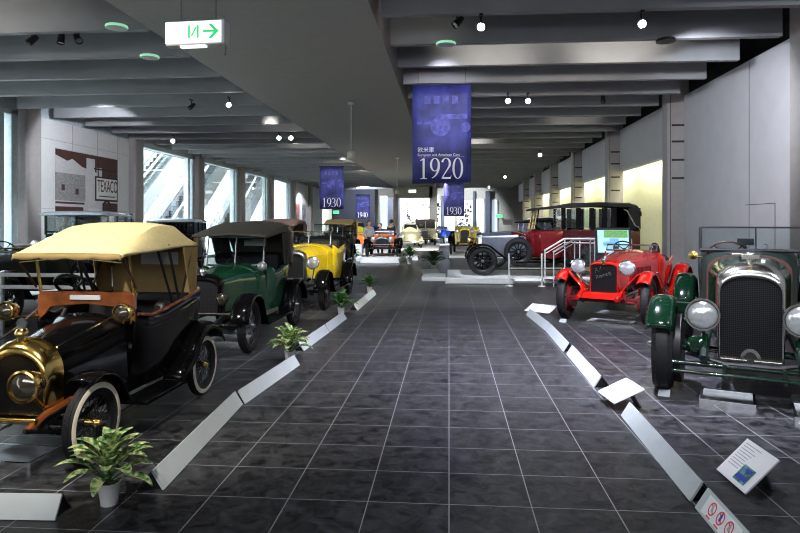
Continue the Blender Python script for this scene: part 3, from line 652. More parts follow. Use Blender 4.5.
def fortiescar(label, loc, rz, m, w=.62, h=1.45, L=3.9, white=None, coupe=False):
    t = thing('rounded_car', label, 'car', loc, rz); B = L*.62; mm = M[m]; R = .31
    for y in (0, B):
        for sx in (-1, 1): wheel(t, (sx*(w+.02), y, R), R, .13, 'disc', white, 'black2', 'chrome', m)
    MB().loft([arch(.10, .35, .62, .2, y=-.62), arch(.24, .3, .82, .3, y=-.48), arch(.38, .28, .92, .34, y=0), arch(w*.9, .26, .98, .3, y=.7), arch(w+.06, .24, 1.0, .25, y=1.1), arch(w+.08, .24, 1.0, .25, y=B-.3), arch(w, .28, .95, .4, y=B+.35), arch(w*.6, .34, .7, .3, y=B+.85)]).build('body', mm, t)
    yb = B+.55 if not coupe else B+.2
    MB().loft([arch(w-.02, .95, .99, .04, y=.82), arch(w-.1, .95, h-.05, .3, y=1.18), arch(w-.1, .95, h, .34, y=1.6), arch(w-.1, .95, h-.06, .34, y=B-.25), arch(w-.2, .9, 1.0, .1, y=yb)]).build('cabin', mm, t)
    MB().poly([(-w+.18, .895, 1.06), (-w+.22, 1.11, h-.12), (w-.22, 1.11, h-.12), (w-.18, .895, 1.06)], (0, .03, .01)).build('windscreen', M['dglass'], t)
    for sx in (-1, 1):
        MB().poly([(sx*(w-.10), 1.2, 1.04), (sx*(w-.15), 1.4, h-.16), (sx*(w-.15), B-.35, h-.2), (sx*(w-.10), B-.1, 1.04)], (sx*.02, 0, 0)).build('side_window', M['dglass'], t)
        MB().ball((sx*(w+.0), 0, .44), .4, 16, (.38, 1.15, .72)).build('front_fender', mm, t)
        MB().ball((sx*(w+.03), B, .44), .4, 16, (.34, 1.2, .72)).build('rear_fender', mm, t)
        headlamp(t, (sx*(w-.08), -.40, .66), .09, .1, M['chrome'])
    MB().tube([(-w-.05, -.66, .38), (-.3, -.74, .38), (.3, -.74, .38), (w+.05, -.66, .38)], .04, 8).build('bumper', M['chrome'], t)
    mb = MB()
    for k in range(5): mb.box((0, -.585, .42+k*.05), (.16, .02, .015))
    mb.build('grille', M['chrome'], t)
    return t
# ------------------------------------------------------------------ black tourer with cream top, near left
def tourer():
    t = thing('vintage_car', 'black open tourer with cream canvas top and brass radiator, nearest on the left', 'car', (-2.82, 3.96, 0), -.03)
    R, B, T = .277, 1.70, .46; bk = M['black']; br = M['brass']
    for y in (0, B):
        for sx in (-1, 1): wheel(t, (sx*T, y, R), R, .078, 'wire', 'white_rubber', 'black2', 'brass', 'black2', steer=-.03 if y == 0 else 0)
    chassis(t, B, T, R, -.22, B+.2, .36, M['black2'], dx=.24)
    for sx in (-1, 1):
        MB().tube([(sx*.25, -.34, .32), (sx*.26, -.2, .375), (sx*.265, .05, .40), (sx*.265, .25, .37)], .026, 8).build('dumb_iron', M['wood'], t)
        fender(t, arcpath(0, R, .335, 66, 132, 12) + [(.36, .32), (.55, .27)], sx*.45, .19, bk, name='front_fender', crown=.02)
        fender(t, [(B-.60, .29), (B-.48, .38)] + arcpath(B, R, .40, 26, 150, 14), sx*.455, .22, bk, name='rear_fender', crown=.05)
        MB().box((sx*.47, .80, .265), (.22, .62, .03)).build('running_board', bk, t, bevel=.006)
        MB().poly([(sx*.34, .25, .30), (sx*.34, 1.1, .30), (sx*.34, 1.1, .42), (sx*.34, .25, .42)], (sx*.01, 0, 0)).build('valance', bk, t, flat=True)
    radiator(t, .245, .34, .835, .235, -.06, br, 'core2', .05, .105, 2.1, .15, 'brass', zbi=.36)
    mb = MB().lathe([(.022, -.008), (.034, -.008), (.034, .008), (.022, .008)], (0, -.06, .935), (0, 1, 0), 18, loop=True).cyl((0, -.066, .935), (0, -.054, .935), .022, 14).cyl((0, -.06, .88), (0, -.06, .905), .012, 8)
    mb.build('radiator_ornament', M['steel'], t)
    MB().cyl((-.34, -.3, .37), (.28, -.3, .37), .018, 10).build('front_crossbar', br, t)
    MB().tube([(0, -.16, .30), (0, -.36, .28), (0, -.39, .26), (0, -.395, .14), (.0, -.43, .12), (0, -.52, .12)], .011, 8).build('starting_crank', M['chrome'], t)
    for sx in (-1, 1):
        headlamp(t, (sx*.205, -.24, .585), .098, .15, br, stalk=(sx*.2, -.12, .40), lens='lens_dark')
        headlamp(t, (sx*.455, .42, .95), .066, .12, br, 'side_lamp', stalk=(sx*.37, .60, .88), lens='lens_dark')
        MB().tube([(sx*.24, -.05, .78), (sx*.28, .25, .85), (sx*.36, .58, .94)], .008, 6).build('bonnet_trim', M['chrome'], t)
    MB().loft([arch(.228, .36, .80, .22, 2.1, y=-.0), arch(.28, .36, .84, .22, 2.2, y=.28), arch(.35, .34, .91, .2, 2.3, y=.62)]).build('bonnet', bk, t)
    d = [(-.40, .63, .84), (-.40, .63, 1.04), (-.37, .63, 1.07), (.37, .63, 1.07), (.40, .63, 1.04), (.40, .63, .84), (.35, .63, .88), (.29, .63, .95), (0, .63, .975), (-.29, .63, .95), (-.35, .63, .88)]
    o = MB().poly(d, (0, .03, 0)).build('dashboard_panel', M['wood'], t, bevel=.004)
    MB().box((0, .623, 1.025), (.25, .012, .038)).build('maker_plate', M['white'], o, bevel=.003)
    ushell(t, [(.64, .40, .35, .34, .94), (.85, .41, .37, .32, .86), (1.05, .43, .38, .32, .88), (1.4, .46, .39, .34, .94), (1.65, .45, .38, .38, .97), (1.78, .40, .34, .44, .97)], bk)
    for sx in (-1, 1): MB().tube([(sx*.41, .65, .90), (sx*.42, .85, .865), (sx*.44, 1.05, .89), (sx*.47, 1.4, .95), (sx*.455, 1.65, .98), (sx*.39, 1.78, .985)], .014, 8).build('body_rail', M['wood'], t)
    seat(t, .98, .72, .55, M['bleather'], .36); seat(t, 1.50, .74, .58, M['bleather'], .36)
    steering(t, -.19, .80, 1.08, .165, .75)
    MB().tube([(.28, .78, .80), (.33, .76, 1.02), (.33, .78, 1.06)], .012, 6).tube([(.2, .83, .7), (.22, .80, 1.0)], .01, 6).build('control_lever', M['brass'], t)
    prof = [(.40, 1.378, .012, .43), (.43, 1.39, .018, .432), (.68, 1.485, .10, .432), (.93, 1.575, .185, .43), (1.0, 1.592, .20, .43), (1.15, 1.60, .20, .43), (1.32, 1.592, .185, .43), (1.36, 1.58, .17, .43), (1.58, 1.475, .07, .432), (1.68, 1.425, .02, .432)]
    rows = []
    for (yy, zz, dz, w) in prof:
        rows.append([(-w, yy, zz-dz-.02), (-w*.995, yy, zz-dz), (-w*.93, yy, zz-dz*.55), (-w*.84, yy, zz-dz*.12), (-w*.5, yy, zz), (0, yy, zz+.003), (w*.5, yy, zz), (w*.84, yy, zz-dz*.12), (w*.93, yy, zz-dz*.55), (w*.995, yy, zz-dz), (w, yy, zz-dz-.02)])
    top = softroof(t, rows, M['cream'], 'canvas_top', .008)
    r0 = []; r1 = []
    for k in range(41): x = -.43 + .86*k/40; r0.append((x, .398, 1.376 - (.02 if abs(x) > .42 else 0))); r1.append((x, .385, 1.342 - .016*abs(sin(k*PI/10)) - (.02 if abs(x) > .42 else 0)))
    MB().grid([r0, r1]).build('scalloped_edge', M['tan'], top, solid=.006)
    MB().grid([[(x, yy, 1.315 + .02*cos(x*5)) for x in [-.40+.80*k/10 for k in range(11)]] for yy in (.43, .46)]).build('inner_strap', M['cream'], top, solid=.006)
    MB().poly([(-.41, 1.68, .95), (.41, 1.68, .95), (.42, 1.675, 1.42), (-.42, 1.675, 1.42)], (0, .012, 0)).build('rear_curtain', M['tan'], t, flat=True)
    MB().box((.06, 1.67, 1.27), (.36, .012, .115)).build('curtain_window', M['white'], t)
    for sx in (-1, 1):
        MB().poly([(sx*.425, 1.38, 1.385), (sx*.425, 1.67, 1.385), (sx*.415, 1.67, .96), (sx*.44, 1.48, .95)], (sx*.008, 0, 0)).build('side_curtain', M['tan'], t, flat=True)
        MB().cyl((sx*.38, .65, 1.02), (sx*.38, .58, 1.38), .012, 8).build('brass_post', br, t)
        MB().tube([(sx*.425, .42, 1.35), (sx*.415, .55, 1.2), (sx*.41, .63, 1.10)], .009, 6).build('tie_strap', M['leather'], t)
        MB().tube([(sx*.43, 1.30, .93), (sx*.42, 1.12, 1.42)], .011, 6).tube([(sx*.43, 1.34, .93), (sx*.42, 1.58, 1.40)], .011, 6).tube([(sx*.42, 1.2, .92), (sx*.41, .95, 1.40)], .011, 6).build('roof_bow', M['black2'], t)
    MB().cyl((.06, .65, 1.06), (.05, .46, 1.35), .012, 8).build('windscreen_stay', M['black2'], t)
    return t
tourer()

# ------------------------------------------------------------------ racing green car on the right
def green_racer():
    t = thing('vintage_car', 'racing green open sports car with nickel radiator and big headlamps, nearest on the right', 'car', (2.735, 5.88, 0), math.radians(-24))
    R, B, T = .42, 3.0, .73; g = M['bgreen']; ni = M['nickel']
    for y in (0, B):
        for sx in (-1, 1): wheel(t, (sx*T, y, R), R, .19, 'wire', None, 'bgreen', 'nickel', 'bgreen', steer=.05 if y == 0 else 0)
    chassis(t, B, T, R, -.55, B+.5, .48, M['bgreen2'], dx=.36, spring='bgreen')
    for sx in (-1, 1):
        fender(t, arcpath(0, R, .485, 28, 130, 14) + [(.42, .62)], sx*T, .245, g, .05, 'front_fender')
        fender(t, arcpath(B, R, .485, 15, 165, 16), sx*T, .27, g, .05, 'rear_fender')
        MB().box((sx*.52, -.02, .80), (.28, .05, .10)).build('fender_bracket', g, t, bevel=.01)
        MB().lathe([(.02, -.05), (.33, -.05), (.33, .03), (.12, .06), (.02, .06)], (sx*(T-.12), 0, R), (sx, 0, 0), 24).build('brake_drum', M['black2'], t)
        MB().lathe([(1e-3, .06), (.05, .06), (.085, .03), (.085, -.03), (1e-3, -.03)], (sx*.43, -.32, .50), (0, -1, 0), 20).build('shock_absorber', g, t)
        MB().tube([(sx*.42, -.2, .52), (sx*.5, -.1, .38), (sx*.52, 0, .36)], .02, 6).tube([(sx*.4, -.1, .64), (sx*.6, -.02, .70)], .018, 6).tube([(sx*.36, -.22, .58), (sx*.36, -.5, .40)], .028, 8).build('damper_arm', g, t)
        headlamp(t, (sx*.38, -.18, .775), .135, .18, M['black2'], stalk=(sx*.37, -.1, .5)); 
        MB().lathe([(.128, 0), (.145, 0), (.145, .03), (.128, .03)], (sx*.38, -.285, .775), (0, 1, 0), 28, loop=True).build('lamp_rim', ni, t)
    MB().cyl((-.62, -.32, .335), (.62, -.32, .335), .022, 10).cyl((-.62, -.38, .27), (.62, -.38, .27), .018, 10).box((-.2, -.35, .30), (.03, .08, .13)).box((.25, -.35, .30), (.03, .08, .13)).build('cross_tube', g, t)
    MB().tube([(-.5, -.28, .42), (-.2, -.32, .36), (.2, -.32, .36), (.5, -.28, .42)], .02, 8).build('track_rod', M['dark_metal'], t)
    rs = radiator(t, .272, .37, 1.245, .19, -.06, ni, 'core', .038, .14, 2.3, .2, 'nickel', zbi=.375)
    s = MB()
    for k in range(21): s.ball((-.245+.49*k/20, -.14, .385), .010, 6)
    s.box((0, -.135, .375), (.52, .02, .022)).frame([(-.075+0*a, -.15, .37) if False else (.085*cos(PI*a/12), -.15, .37+.11*sin(PI*a/12)) for a in range(13)], [(.055*cos(PI*a/12), -.15, .37+.08*sin(PI*a/12)) for a in range(13)], (0, .03, 0))
    s.build('lower_trim', ni, t)
    MB().cyl((0, -.145, .41), (0, -.12, .41), .045, 14).build('crank_hole', M['mesh_black'], t)
    w = MB()
    for sx in (-1, 1):
        for k in range(3): w.poly([(sx*.01, -.142, 1.175-k*.012), (sx*(.10-k*.02), -.142, 1.19-k*.016), (sx*(.09-k*.02), -.142, 1.178-k*.016), (sx*.01, -.142, 1.165-k*.012)], (0, .01, 0))
    w.cyl((0, -.15, 1.17), (0, -.13, 1.17), .026, 14).build('winged_badge', M['gold'], t)
    MB().box((0, -.06, 1.295), (.14, .09, .05)).cyl((0, -.06, 1.25), (0, -.06, 1.335), .036, 14).box((-.1, -.06, 1.32), (.09, .015, .015)).build('filler_cap', ni, t, bevel=.006)
    MB().loft([arch(.26, .50, 1.215, .18, 2.3, y=.01), arch(.345, .5, 1.24, .20, 2.4, y=.7), arch(.405, .5, 1.265, .22, 2.5, y=1.3)]).build('bonnet', g, t)
    for k, (y, a) in enumerate(((.12, .273), (1.12, .388))):
        o = arch(a+.012, .56, 1.228+.035*y, .19, 2.35, y=y-.025); i = arch(a-.012, .56, 1.205+.035*y, .175, 2.35, y=y-.025)
        MB().frame(o, i, (0, .05, 0)).build('bonnet_strap', M['leather'], t)
    for sx in (-1, 1):
        for k in range(14): MB().box((sx*(.298+.0055*k), .25+.055*k, .93), (.016, .022, .30), (0, 0, -sx*.08)).build('bonnet_louvre', g, t)
    MB().loft([arch(.41, .48, 1.265, .22, 2.5, y=1.3), arch(.45, .46, 1.285, .20, 2.7, y=1.42), arch(.48, .46, 1.29, .18, 2.8, y=1.62)]).build('scuttle', M['bgreen2'], t)
    ushell(t, [(1.6, .485, .45, .44, 1.26), (2.0, .52, .47, .42, 1.16), (2.6, .54, .47, .42, 1.18), (3.2, .52, .46, .46, 1.22), (3.75, .46, .38, .6, 1.2), (3.9, .38, .3, .7, 1.16)], M['bgreen2'])
    seat(t, 2.25, .92, .62, M['bleather'], .5); seat(t, 3.15, .88, .62, M['bleather'], .5)
    w = MB(); L = [(-.48, 1.5, 1.29), (-.48, 1.54, 1.55), (.58, 1.54, 1.55), (.58, 1.5, 1.29)]
    w.tube(L[:2], .017, 8).tube(L[1:3], .010, 8).tube(L[2:], .017, 8).tube([L[0], L[3]], .020, 8).tube([(.08, 1.5, 1.29), (.08, 1.54, 1.55)], .008, 6).build('windscreen_frame', M['black2'], t)
    MB().poly(L, (0, .006, 0)).build('windscreen_glass', M['glass'], t, flat=True)
    steering(t, -.2, 1.86, 1.215, .215, .6, 'leather')
    MB().box((-.02, 1.66, 1.385), (.17, .03, .075)).cyl((-.02, 1.66, 1.31), (-.02, 1.66, 1.36), .01, 8).build('mirror', M['black2'], t, bevel=.01)
    MB().box((.17, 1.40, 1.335), (.05, .07, .03)).ball((.17, 1.4, 1.355), .02, 10).build('scuttle_filler', M['chrome'], t)
    MB().lathe([(1e-3, -.05), (.04, -.04), (.05, 0), (.05, .02), (1e-3, .03)], (-.55, 1.42, 1.23), (0, -1, 0), 16).cyl((-.55, 1.45, 1.22), (-.46, 1.5, 1.2), .012, 8).build('side_lamp', M['brass'], t)
    return t
green_racer()

# ------------------------------------------------------------------ red sports car
def red_sports():
    t = thing('vintage_car', 'bright red open sports car with black radiator and chrome headlamps', 'car', (2.53, 10.25, 0), math.radians(-30))
    R, B, T = .375, 2.75, .655; r = M['red']; ch = M['chrome']
    for y in (0, B):
        for sx in (-1, 1): wheel(t, (sx*T, y, R), R, .135, 'wire', None, 'red', 'chrome', 'red', steer=.03 if y == 0 else 0)
    chassis(t, B, T, R, -.5, B+.4, .46, M['dred'], dx=.32, spring='dred')
    for sx in (-1, 1):
        fender(t, [(-.36, .70)] + arcpath(0, R, .47, 48, 120, 10) + [(.50, .58), (.72, .44), (.95, .37)], sx*.645, .20, r, .04, 'front_fender')
        fender(t, [(B-.85, .37), (B-.62, .46)] + arcpath(B, R, .46, 35, 165, 14), sx*.66, .25, r, .05, 'rear_fender')
        MB().box((sx*.62, 1.42, .345), (.26, .98, .03)).build('running_board', r, t, bevel=.006)
        MB().tube([(sx*.76, .1, .83), (sx*.765, .35, .70), (sx*.765, .72, .43), (sx*.765, .95, .36), (sx*.765, 1.9, .36), (sx*.78, B-.5, .55)], .012, 6).build('fender_trim', ch, t)
        MB().grid([[(sx*.54, -.25, .80), (sx*.36, -.22, .60), (sx*.28, -.3, .47)], [(sx*.54, .05, .82), (sx*.36, .0, .62), (sx*.27, -.05, .47)], [(sx*.54, .45, .60), (sx*.38, .4, .52), (sx*.30, .4, .46)]]).build('inner_fender', r, t, solid=.012)
        MB().tube([(sx*.30, -.52, .42), (sx*.31, -.32, .50), (sx*.31, 0, .50)], .035, 8).build('dumb_iron', r, t)
        headlamp(t, (sx*.385, -.14, .905), .118, .16, ch, stalk=(sx*.36, -.08, .55))
        MB().lathe([(.02, -.03), (.2, -.03), (.2, .03), (.02, .04)], (sx*(T-.1), 0, R), (sx, 0, 0), 20).build('brake_drum', M['dred'], t)
    MB().poly([(-.33, -.36, .40), (.33, -.36, .40), (.37, -.30, .47), (.25, -.28, .50), (-.25, -.28, .50), (-.37, -.30, .47)], (0, .2, .0)).build('front_apron', r, t, bevel=.02)
    MB().cyl((-.5, -.2, .36), (.5, -.2, .36), .025, 8).build('front_tube', M['dred'], t)
    radiator(t, .228, .47, .985, .09, -.08, r, 'core2', .022, .055, 3.4, .13, 'chrome', zbi=.49)
    s = text(t, 'Alfa', .11, ch, (-.13, -.15, .80), (PI/2, -.35, 0), 'script_badge'); s2 = text(t, 'Romeo', .085, ch, (-.11, -.15, .70), (PI/2, -.35, 0), 'script_badge')
    MB().cyl((0, -.155, .955), (0, -.14, .955), .025, 16).build('round_badge', M['gold'], t)
    MB().loft([arch(.222, .5, .965, .09, 3.2, y=0), arch(.32, .46, 1.045, .17, 2.6, y=.65), arch(.42, .42, 1.10, .22, 2.4, y=1.3)]).build('bonnet', r, t)
    MB().loft([arch(.42, .42, 1.10, .22, 2.4, y=1.305), arch(.47, .4, 1.12, .22, 2.4, y=1.6)]).build('scuttle', r, t)
    for sx in (-1, 1):
        for k in range(14): MB().box((sx*(.315+.0085*k), .45+.055*k, .72), (.014, .02, .28), (0, 0, -sx*.15)).build('bonnet_louvre', M['dred'], t)
    ushell(t, [(1.58, .47, .44, .38, 1.08), (1.9, .52, .46, .36, .92), (2.2, .53, .46, .36, .90), (2.6, .52, .44, .38, 1.0), (2.75, .5, .42, .4, 1.02)], r, cap=False)
    MB().loft([arch(.50, .4, 1.03, .25, 2.2, y=2.70), arch(.44, .42, 1.0, .3, 2.1, y=3.05), arch(.28, .46, .86, .25, 2, y=3.5), arch(.1, .5, .66, .1, 2, y=3.85)]).build('tail', r, t)
    seat(t, 2.15, .9, .55, M['bleather'], .42)
    steering(t, -.2, 1.85, 1.10, .19, .5)
    windscreen(t, 1.55, .44, 1.10, 1.20, ch, .06)
    MB().ball((.36, 1.5, 1.17), .035, 10).cyl((.36, 1.5, 1.08), (.36, 1.5, 1.16), .01, 6).ball((0, 1.45, 1.15), .03, 10).box((-.25, 1.5, 1.15), (.10, .03, .05)).build('scuttle_fitting', ch, t)
    wheel(t, (0, 3.42, .86), .33, .12, 'wire', None, 'red', 'chrome', 'red')
    return t
red_sports()

# ------------------------------------------------------------------ landaulet limousine seen from its left side
def limousine():
    t = thing('vintage_limousine', 'long deep red landaulet limousine with polished grey bonnet and black roof', 'car', (.98, 18.95, .065), math.radians(-90))
    R, B, T = .42, 3.3, .70; d = M['dred']; bk = M['black']
    for y in (0, B):
        for sx in (-1, 1): wheel(t, (sx*T, y, R), R, .14, 'wood', None, 'black2', 'steel', 'black')
    chassis(t, B, T, R, -.5, B+.9, .55, M['black2'], dx=.38)
    for sx in (-1, 1):
        fender(t, [(-.48, .50)] + arcpath(0, R, .51, 25, 120, 12) + [(.50, .66), (.75, .48), (1.0, .42)], sx*.70, .28, bk, .04, 'front_fender')
        fender(t, [(B-1.0, .42), (B-.7, .50)] + arcpath(B, R, .50, 30, 170, 14), sx*.70, .28, bk, .04, 'rear_fender')
        MB().box((sx*.70, 1.65, .40), (.34, 1.4, .04)).build('running_board', bk, t, bevel=.008)
        headlamp(t, (sx*.40, -.28, 1.0), .13, .2, M['brass'], stalk=(sx*.38, -.2, .6)); headlamp(t, (sx*.62, 1.12, 1.22), .08, .14, M['brass'], 'side_lamp', stalk=(sx*.55, 1.2, 1.1))
    radiator(t, .30, .58, 1.27, .14, -.08, M['nickel'], 'core', .04, .1, 2.4, .14)
    MB().loft([arch(.285, .58, 1.24, .16, 2.2, y=0), arch(.36, .56, 1.29, .2, 2.2, y=.7), arch(.44, .56, 1.33, .22, 2.2, y=1.28)]).build('bonnet', M['greyblue'], t)
    MB().loft([arch(.46, .56, 1.34, .22, 2.3, y=1.28), arch(.58, .56, 1.36, .2, 2.4, y=1.55)]).build('scuttle', d, t)
    ushell(t, [(1.5, .60, .58, .55, 1.3), (1.9, .66, .62, .52, 1.3), (2.3, .70, .66, .52, 1.32)], d, cap=False, name='front_body')
    MB().loft([arch(.70, .52, 1.36, .05, 3, y=2.25), arch(.72, .50, 1.36, .05, 3, y=2.6), arch(.72, .50, 1.36, .05, 3, y=4.1), arch(.64, .62, 1.36, .05, 3, y=4.5)]).build('rear_body', M['wine'], t)
    for sx in (-1, 1):
        MB().box((sx*.725, 2.95, .98), (.02, .9, .68)).build('door', M['wine'], t, bevel=.01); MB().tube([(sx*.75, 3.25, 1.2), (sx*.77, 3.36, 1.2)], .013, 6).build('door_handle', M['brass'], t)
        MB().box((sx*.68, 1.95, .98), (.02, .55, .55)).build('front_door', d, t, bevel=.01)
        for (y, w) in ((2.32, .12), (2.74, .14), (3.12, .13), (3.48, .14), (3.9, .5)): MB().box((sx*.69, y, 1.66), (.05, w, .62)).build('pillar', bk, t)
        for (a, b) in ((2.38, 2.67), (2.81, 3.05), (3.19, 3.41), (3.55, 3.65)): MB().box((sx*.69, (a+b)/2, 1.66), (.012, b-a+.04, .54)).build('side_window', M['glass'], t, flat=True)
        MB().tube([(sx*.74, 4.0, 1.93), (sx*.75, 4.1, 1.88), (sx*.75, 4.33, 1.45), (sx*.75, 4.42, 1.42), (sx*.75, 4.46, 1.36)], .018, 8).build('landau_bar', M['steel'], t)
        MB().cyl((sx*.66, 1.55, 1.32), (sx*.66, 1.62, 1.93), .018, 8).build('canopy_post', bk, t)
    rows = [(1.42, 1.945, .02), (1.46, 1.97, .03), (2.2, 2.05, .05), (2.5, 2.11, .08), (3.4, 2.14, .09), (4.2, 2.12, .10), (4.42, 2.06, .12), (4.52, 1.9, .14)]
    MB().loft([[(-.72, y, z-d_-.03), (-.70, y, z-d_*.4), (-.55, y, z), (.55, y, z), (.70, y, z-d_*.4), (.72, y, z-d_-.03)] for y, z, d_ in rows]).build('roof', M['hoodblack'], t)
    MB().box((0, 4.42, 1.66), (1.36, .16, .62)).box((0, 4.505, 1.72), (.5, .012, .22), mi=1).build('rear_quarter', [M['hoodblack'], M['dglass']], t, bevel=.02)
    for sx in (-1, 1): MB().box((sx*.69, 4.12, 1.66), (.05, .6, .62)).build('landau_leather', M['hoodblack'], t)
    MB().box((0, 2.3, 1.66), (1.3, .012, .56)).build('division_glass', M['glass'], t, flat=True); windscreen(t, 1.5, .58, 1.36, 1.93, M['brass'], .1, True)
    seat(t, 2.0, 1.2, .85, M['leather'], .55); seat(t, 3.85, 1.25, .8, M['tan'], .6); steering(t, -.3, 1.72, 1.38, .21, .7)
    wheel(t, (.78, 1.02, .70), .41, .14, 'wood', None, 'black2', 'steel', 'black')
    MB().tube([(.62, .98, .42), (.74, .98, .28), (.86, .98, .30)], .02, 6).build('spare_bracket', bk, t)
    MB().ball((.70, 1.3, 1.2), .07, 12).tube([(.68, 1.28, 1.14), (.72, 1.0, 1.24), (.74, .82, 1.24)], [.03, .025, .05], 10).build('horn', d, t)
    return t
limousine()

# ------------------------------------------------------------------ other vintage cars
vintage('dark green small tourer with dark khaki roof, second car on the left', (-3.02, 7.5, 0), -.02, dict(B=2.05, T=.56, R=.33, tw=.10, body='green', fen='black', shell='black', hr=.97, wr=.24, zr=.45, hc=1.02, hb=.98, bw=.46, yc=.82, wt=1.40, roof='hood', rh=1.62, rm='khaki', tail=.15, lr=.07, lz=.68, ryf=.78, lm='black2', rim='black2', hub='steel', spoke='steel', trim='steel', rw=.085, lx=.30, lens='lens_dark'))
gt = [o for o in bpy.data.objects if o.name.startswith('vintage_car') and o.get('label', '').startswith('dark green small')][0]
headlamp(gt, (.47, .80, 1.01), .062, .07, M['steel'], 'spot_lamp', stalk=(.43, .98, .98))
vintage('bright yellow small roadster with black fenders, third car on the left', (-2.87, 11.3, 0), -.02, dict(B=2.5, T=.575, R=.335, tw=.1, body='yellow', fen='black', hr=1.10, wr=.25, zr=.55, hc=1.17, hb=1.12, bw=.50, yc=.95, wt=1.42, roof='down', tail=.12, lr=.11, lz=.88, lx=.42, shell='steel', style='disc', spoke='black', hub='steel'))
vintage('dark green sedan with overhanging black roof behind the cream-topped tourer', (-9.2, 13.9, .154), .2, dict(B=2.8, T=.65, R=.38, body='bgreen', hr=1.15, hc=1.2, hb=1.2, bw=.74, wt=1.7, roof='sedan', rm='palegrey', rh=1.75, style='wood', spoke='dred', ryf=.85, lz=.95))
vintage('sedan with pale blue-grey roof in front of the first escalator window', (-8.9, 18.6, 0), .2, dict(B=2.8, T=.65, R=.38, body='black', hr=1.1, hc=1.15, hb=1.15, bw=.72, wt=1.65, roof='sedan', rm='palegrey', rh=1.74, style='wood', spoke='wood'))
vintage('dark open car with brass lamps at the far left edge of the hall', (-7.45, 9.0, 0), .1, dict(tail=.12, B=2.3, T=.65, R=.40, body='bgreen2', hr=1.02, hc=1.1, hb=1.05, bw=.6, wt=1.16, trim='brass', style='wood', spoke='black2', lr=.12, lz=.95))
vintage('dark tourer with brown canvas roof behind the yellow roadster', (-4.95, 16.4, 0), .05, dict(B=2.7, T=.65, R=.38, body='black2', rm='brown', roof='hood', rh=1.72, wt=1.5, trim='brass', style='wood', spoke='wood', hub='brass'))
vintage('black open tourer with nickel trim between the yellow roadster and the tan-roofed car', (-4.2, 20.3, 0), .02, dict(tail=.15, B=2.3, T=.65, R=.40, body='black', roof='down', rh=1.7, wt=1.55, trim='chrome', spoke='chrome', spare=True, lr=.13))
vintage('dark car with tan canvas roof under the left 1930 banner', (-5.05, 26.7, 0), .0, dict(B=2.7, T=.65, R=.38, body='bgreen2', rm='tan', roof='hood', rh=1.78, wt=1.5, trim='chrome', lz=.9, bw=.62))
vintage('small orange-red open cyclecar on the white plinth at the aisle edge', (-2.73, 25.3, .225), .03, dict(B=1.9, T=.62, R=.33, body='orange', hr=.82, wr=.28, zr=.4, hc=.9, hb=.85, bw=.48, yc=.7, wt=1.0, tail=.3, fen='black', trim='steel', lz=.7))
fortiescar('orange rounded coupe left of the mustard green sedan', (-4.55, 31.4, .105), .75, 'orange', h=1.42, coupe=True)
fortiescar('mustard green rounded sedan behind the orange coupe', (-4.6, 36.2, .105), .85, 'lime', h=1.62, L=4.4)
fortiescar('blue rounded car far behind the standing visitors', (-4.0, 41.9, .105), 1.1, 'blue', h=1.35)
fortiescar('cream rounded car nearest the pier at the aisle end', (-2.25, 36.8, .125), .1, 'cpaint', w=.58, h=1.5)
vintage('cream and dark sedan behind the cream rounded car', (-1.6, 41.0, .125), .0, dict(B=2.6, T=.66, R=.36, body='cpaint', fen='cpaint', roof='sedan', rm='brown', rh=1.72, bw=.66, side='dark', trim='chrome'))
vintage('small blue open car with white wheels, far right of the aisle end', (-1.0, 45.0, .105), -.15, dict(B=2.6, T=.68, R=.42, body='blue', fen='blue', bonnet='blue', white='white_rubber2', rim='cpaint', spoke='cpaint', wt=1.2, tw=.15))
vintage('small red open car with white wheels beside the far blue car', (.95, 45.8, .105), -.15, dict(B=2.8, T=.68, R=.42, body='red', fen='black', white='white_rubber2', rim='cpaint', spoke='cpaint', wt=1.25, tw=.15))
vintage('antique car with yellow body and brass lamps behind the grey-bonneted limousine', (.75, 29.6, .105), -.08, dict(B=2.4, T=.66, R=.44, tw=.09, body='yellow', hr=1.25, hc=1.3, hb=1.3, bw=.56, wt=1.55, style='wood', trim='brass', spoke='wood', lm='brass', lz=1.1, fen='black', seatm='leather', shell='yellow'))
vintage('black open car with upright windscreen behind the limousine bonnet', (1.55, 23.2, 0), -1.35, dict(B=2.8, T=.68, R=.42, body='black', roof='hood', rh=1.78, rm='hoodblack', wt=1.6, trim='nickel'))
vintage('pale grey sedan with white roof behind the red limousine body', (3.7, 26.0, 0), -.35, dict(B=3.0, T=.68, R=.40, body='palegrey', roof='sedan', rm='white', rh=1.85, bw=.72, side='glass', hr=1.15, hc=1.2, hb=1.2))
# ------------------------------------------------------------------ low barriers along the aisle
def barrier(x0, y0, x1, y1, label, w=.165, h=.118, side=1, extra=None):
    d = Vector((x1-x0, y1-y0, 0)); L = d.length; a = math.atan2(d.y, d.x)
    t = thing('aisle_barrier', label, 'barrier', (x0, y0, 0), a, 'low barriers along the aisle')
    s = side       # visible sloping face on side s of the direction of travel (-1 = right hand)
    top = (0, -s*w*.42, h)
    MB().poly([(0, 0, .004), (0, -s*.012, .0), (0, -s*(w*.42+.012), h-.006), top], (L, 0, 0)).build('sloping_face', M['barrier'], t)
    MB().poly([(0, -s*w*.42, h-.004), (0, -s*(w*.42+.012), h-.006), (0, -s*w, 0), (0, -s*(w-.012), 0)], (L, 0, 0)).build('back_face', M['dark_metal'], t)
    for x in (.012, L-.03): MB().poly([(x, -s*.02, .003), (x, -s*w*.42, h-.012), (x, -s*(w-.02), .003)], (.02, 0, 0)).build('end_plate', M['black2'], t)
    return t
barrier(-3.2, 3.12, -2.11, 3.17, 'short barrier across the front of the cream-topped tourer', side=-1)
barrier(-1.70, 3.59, -1.81, 5.34, 'long barrier beside the front wheel of the cream-topped tourer', side=-1)
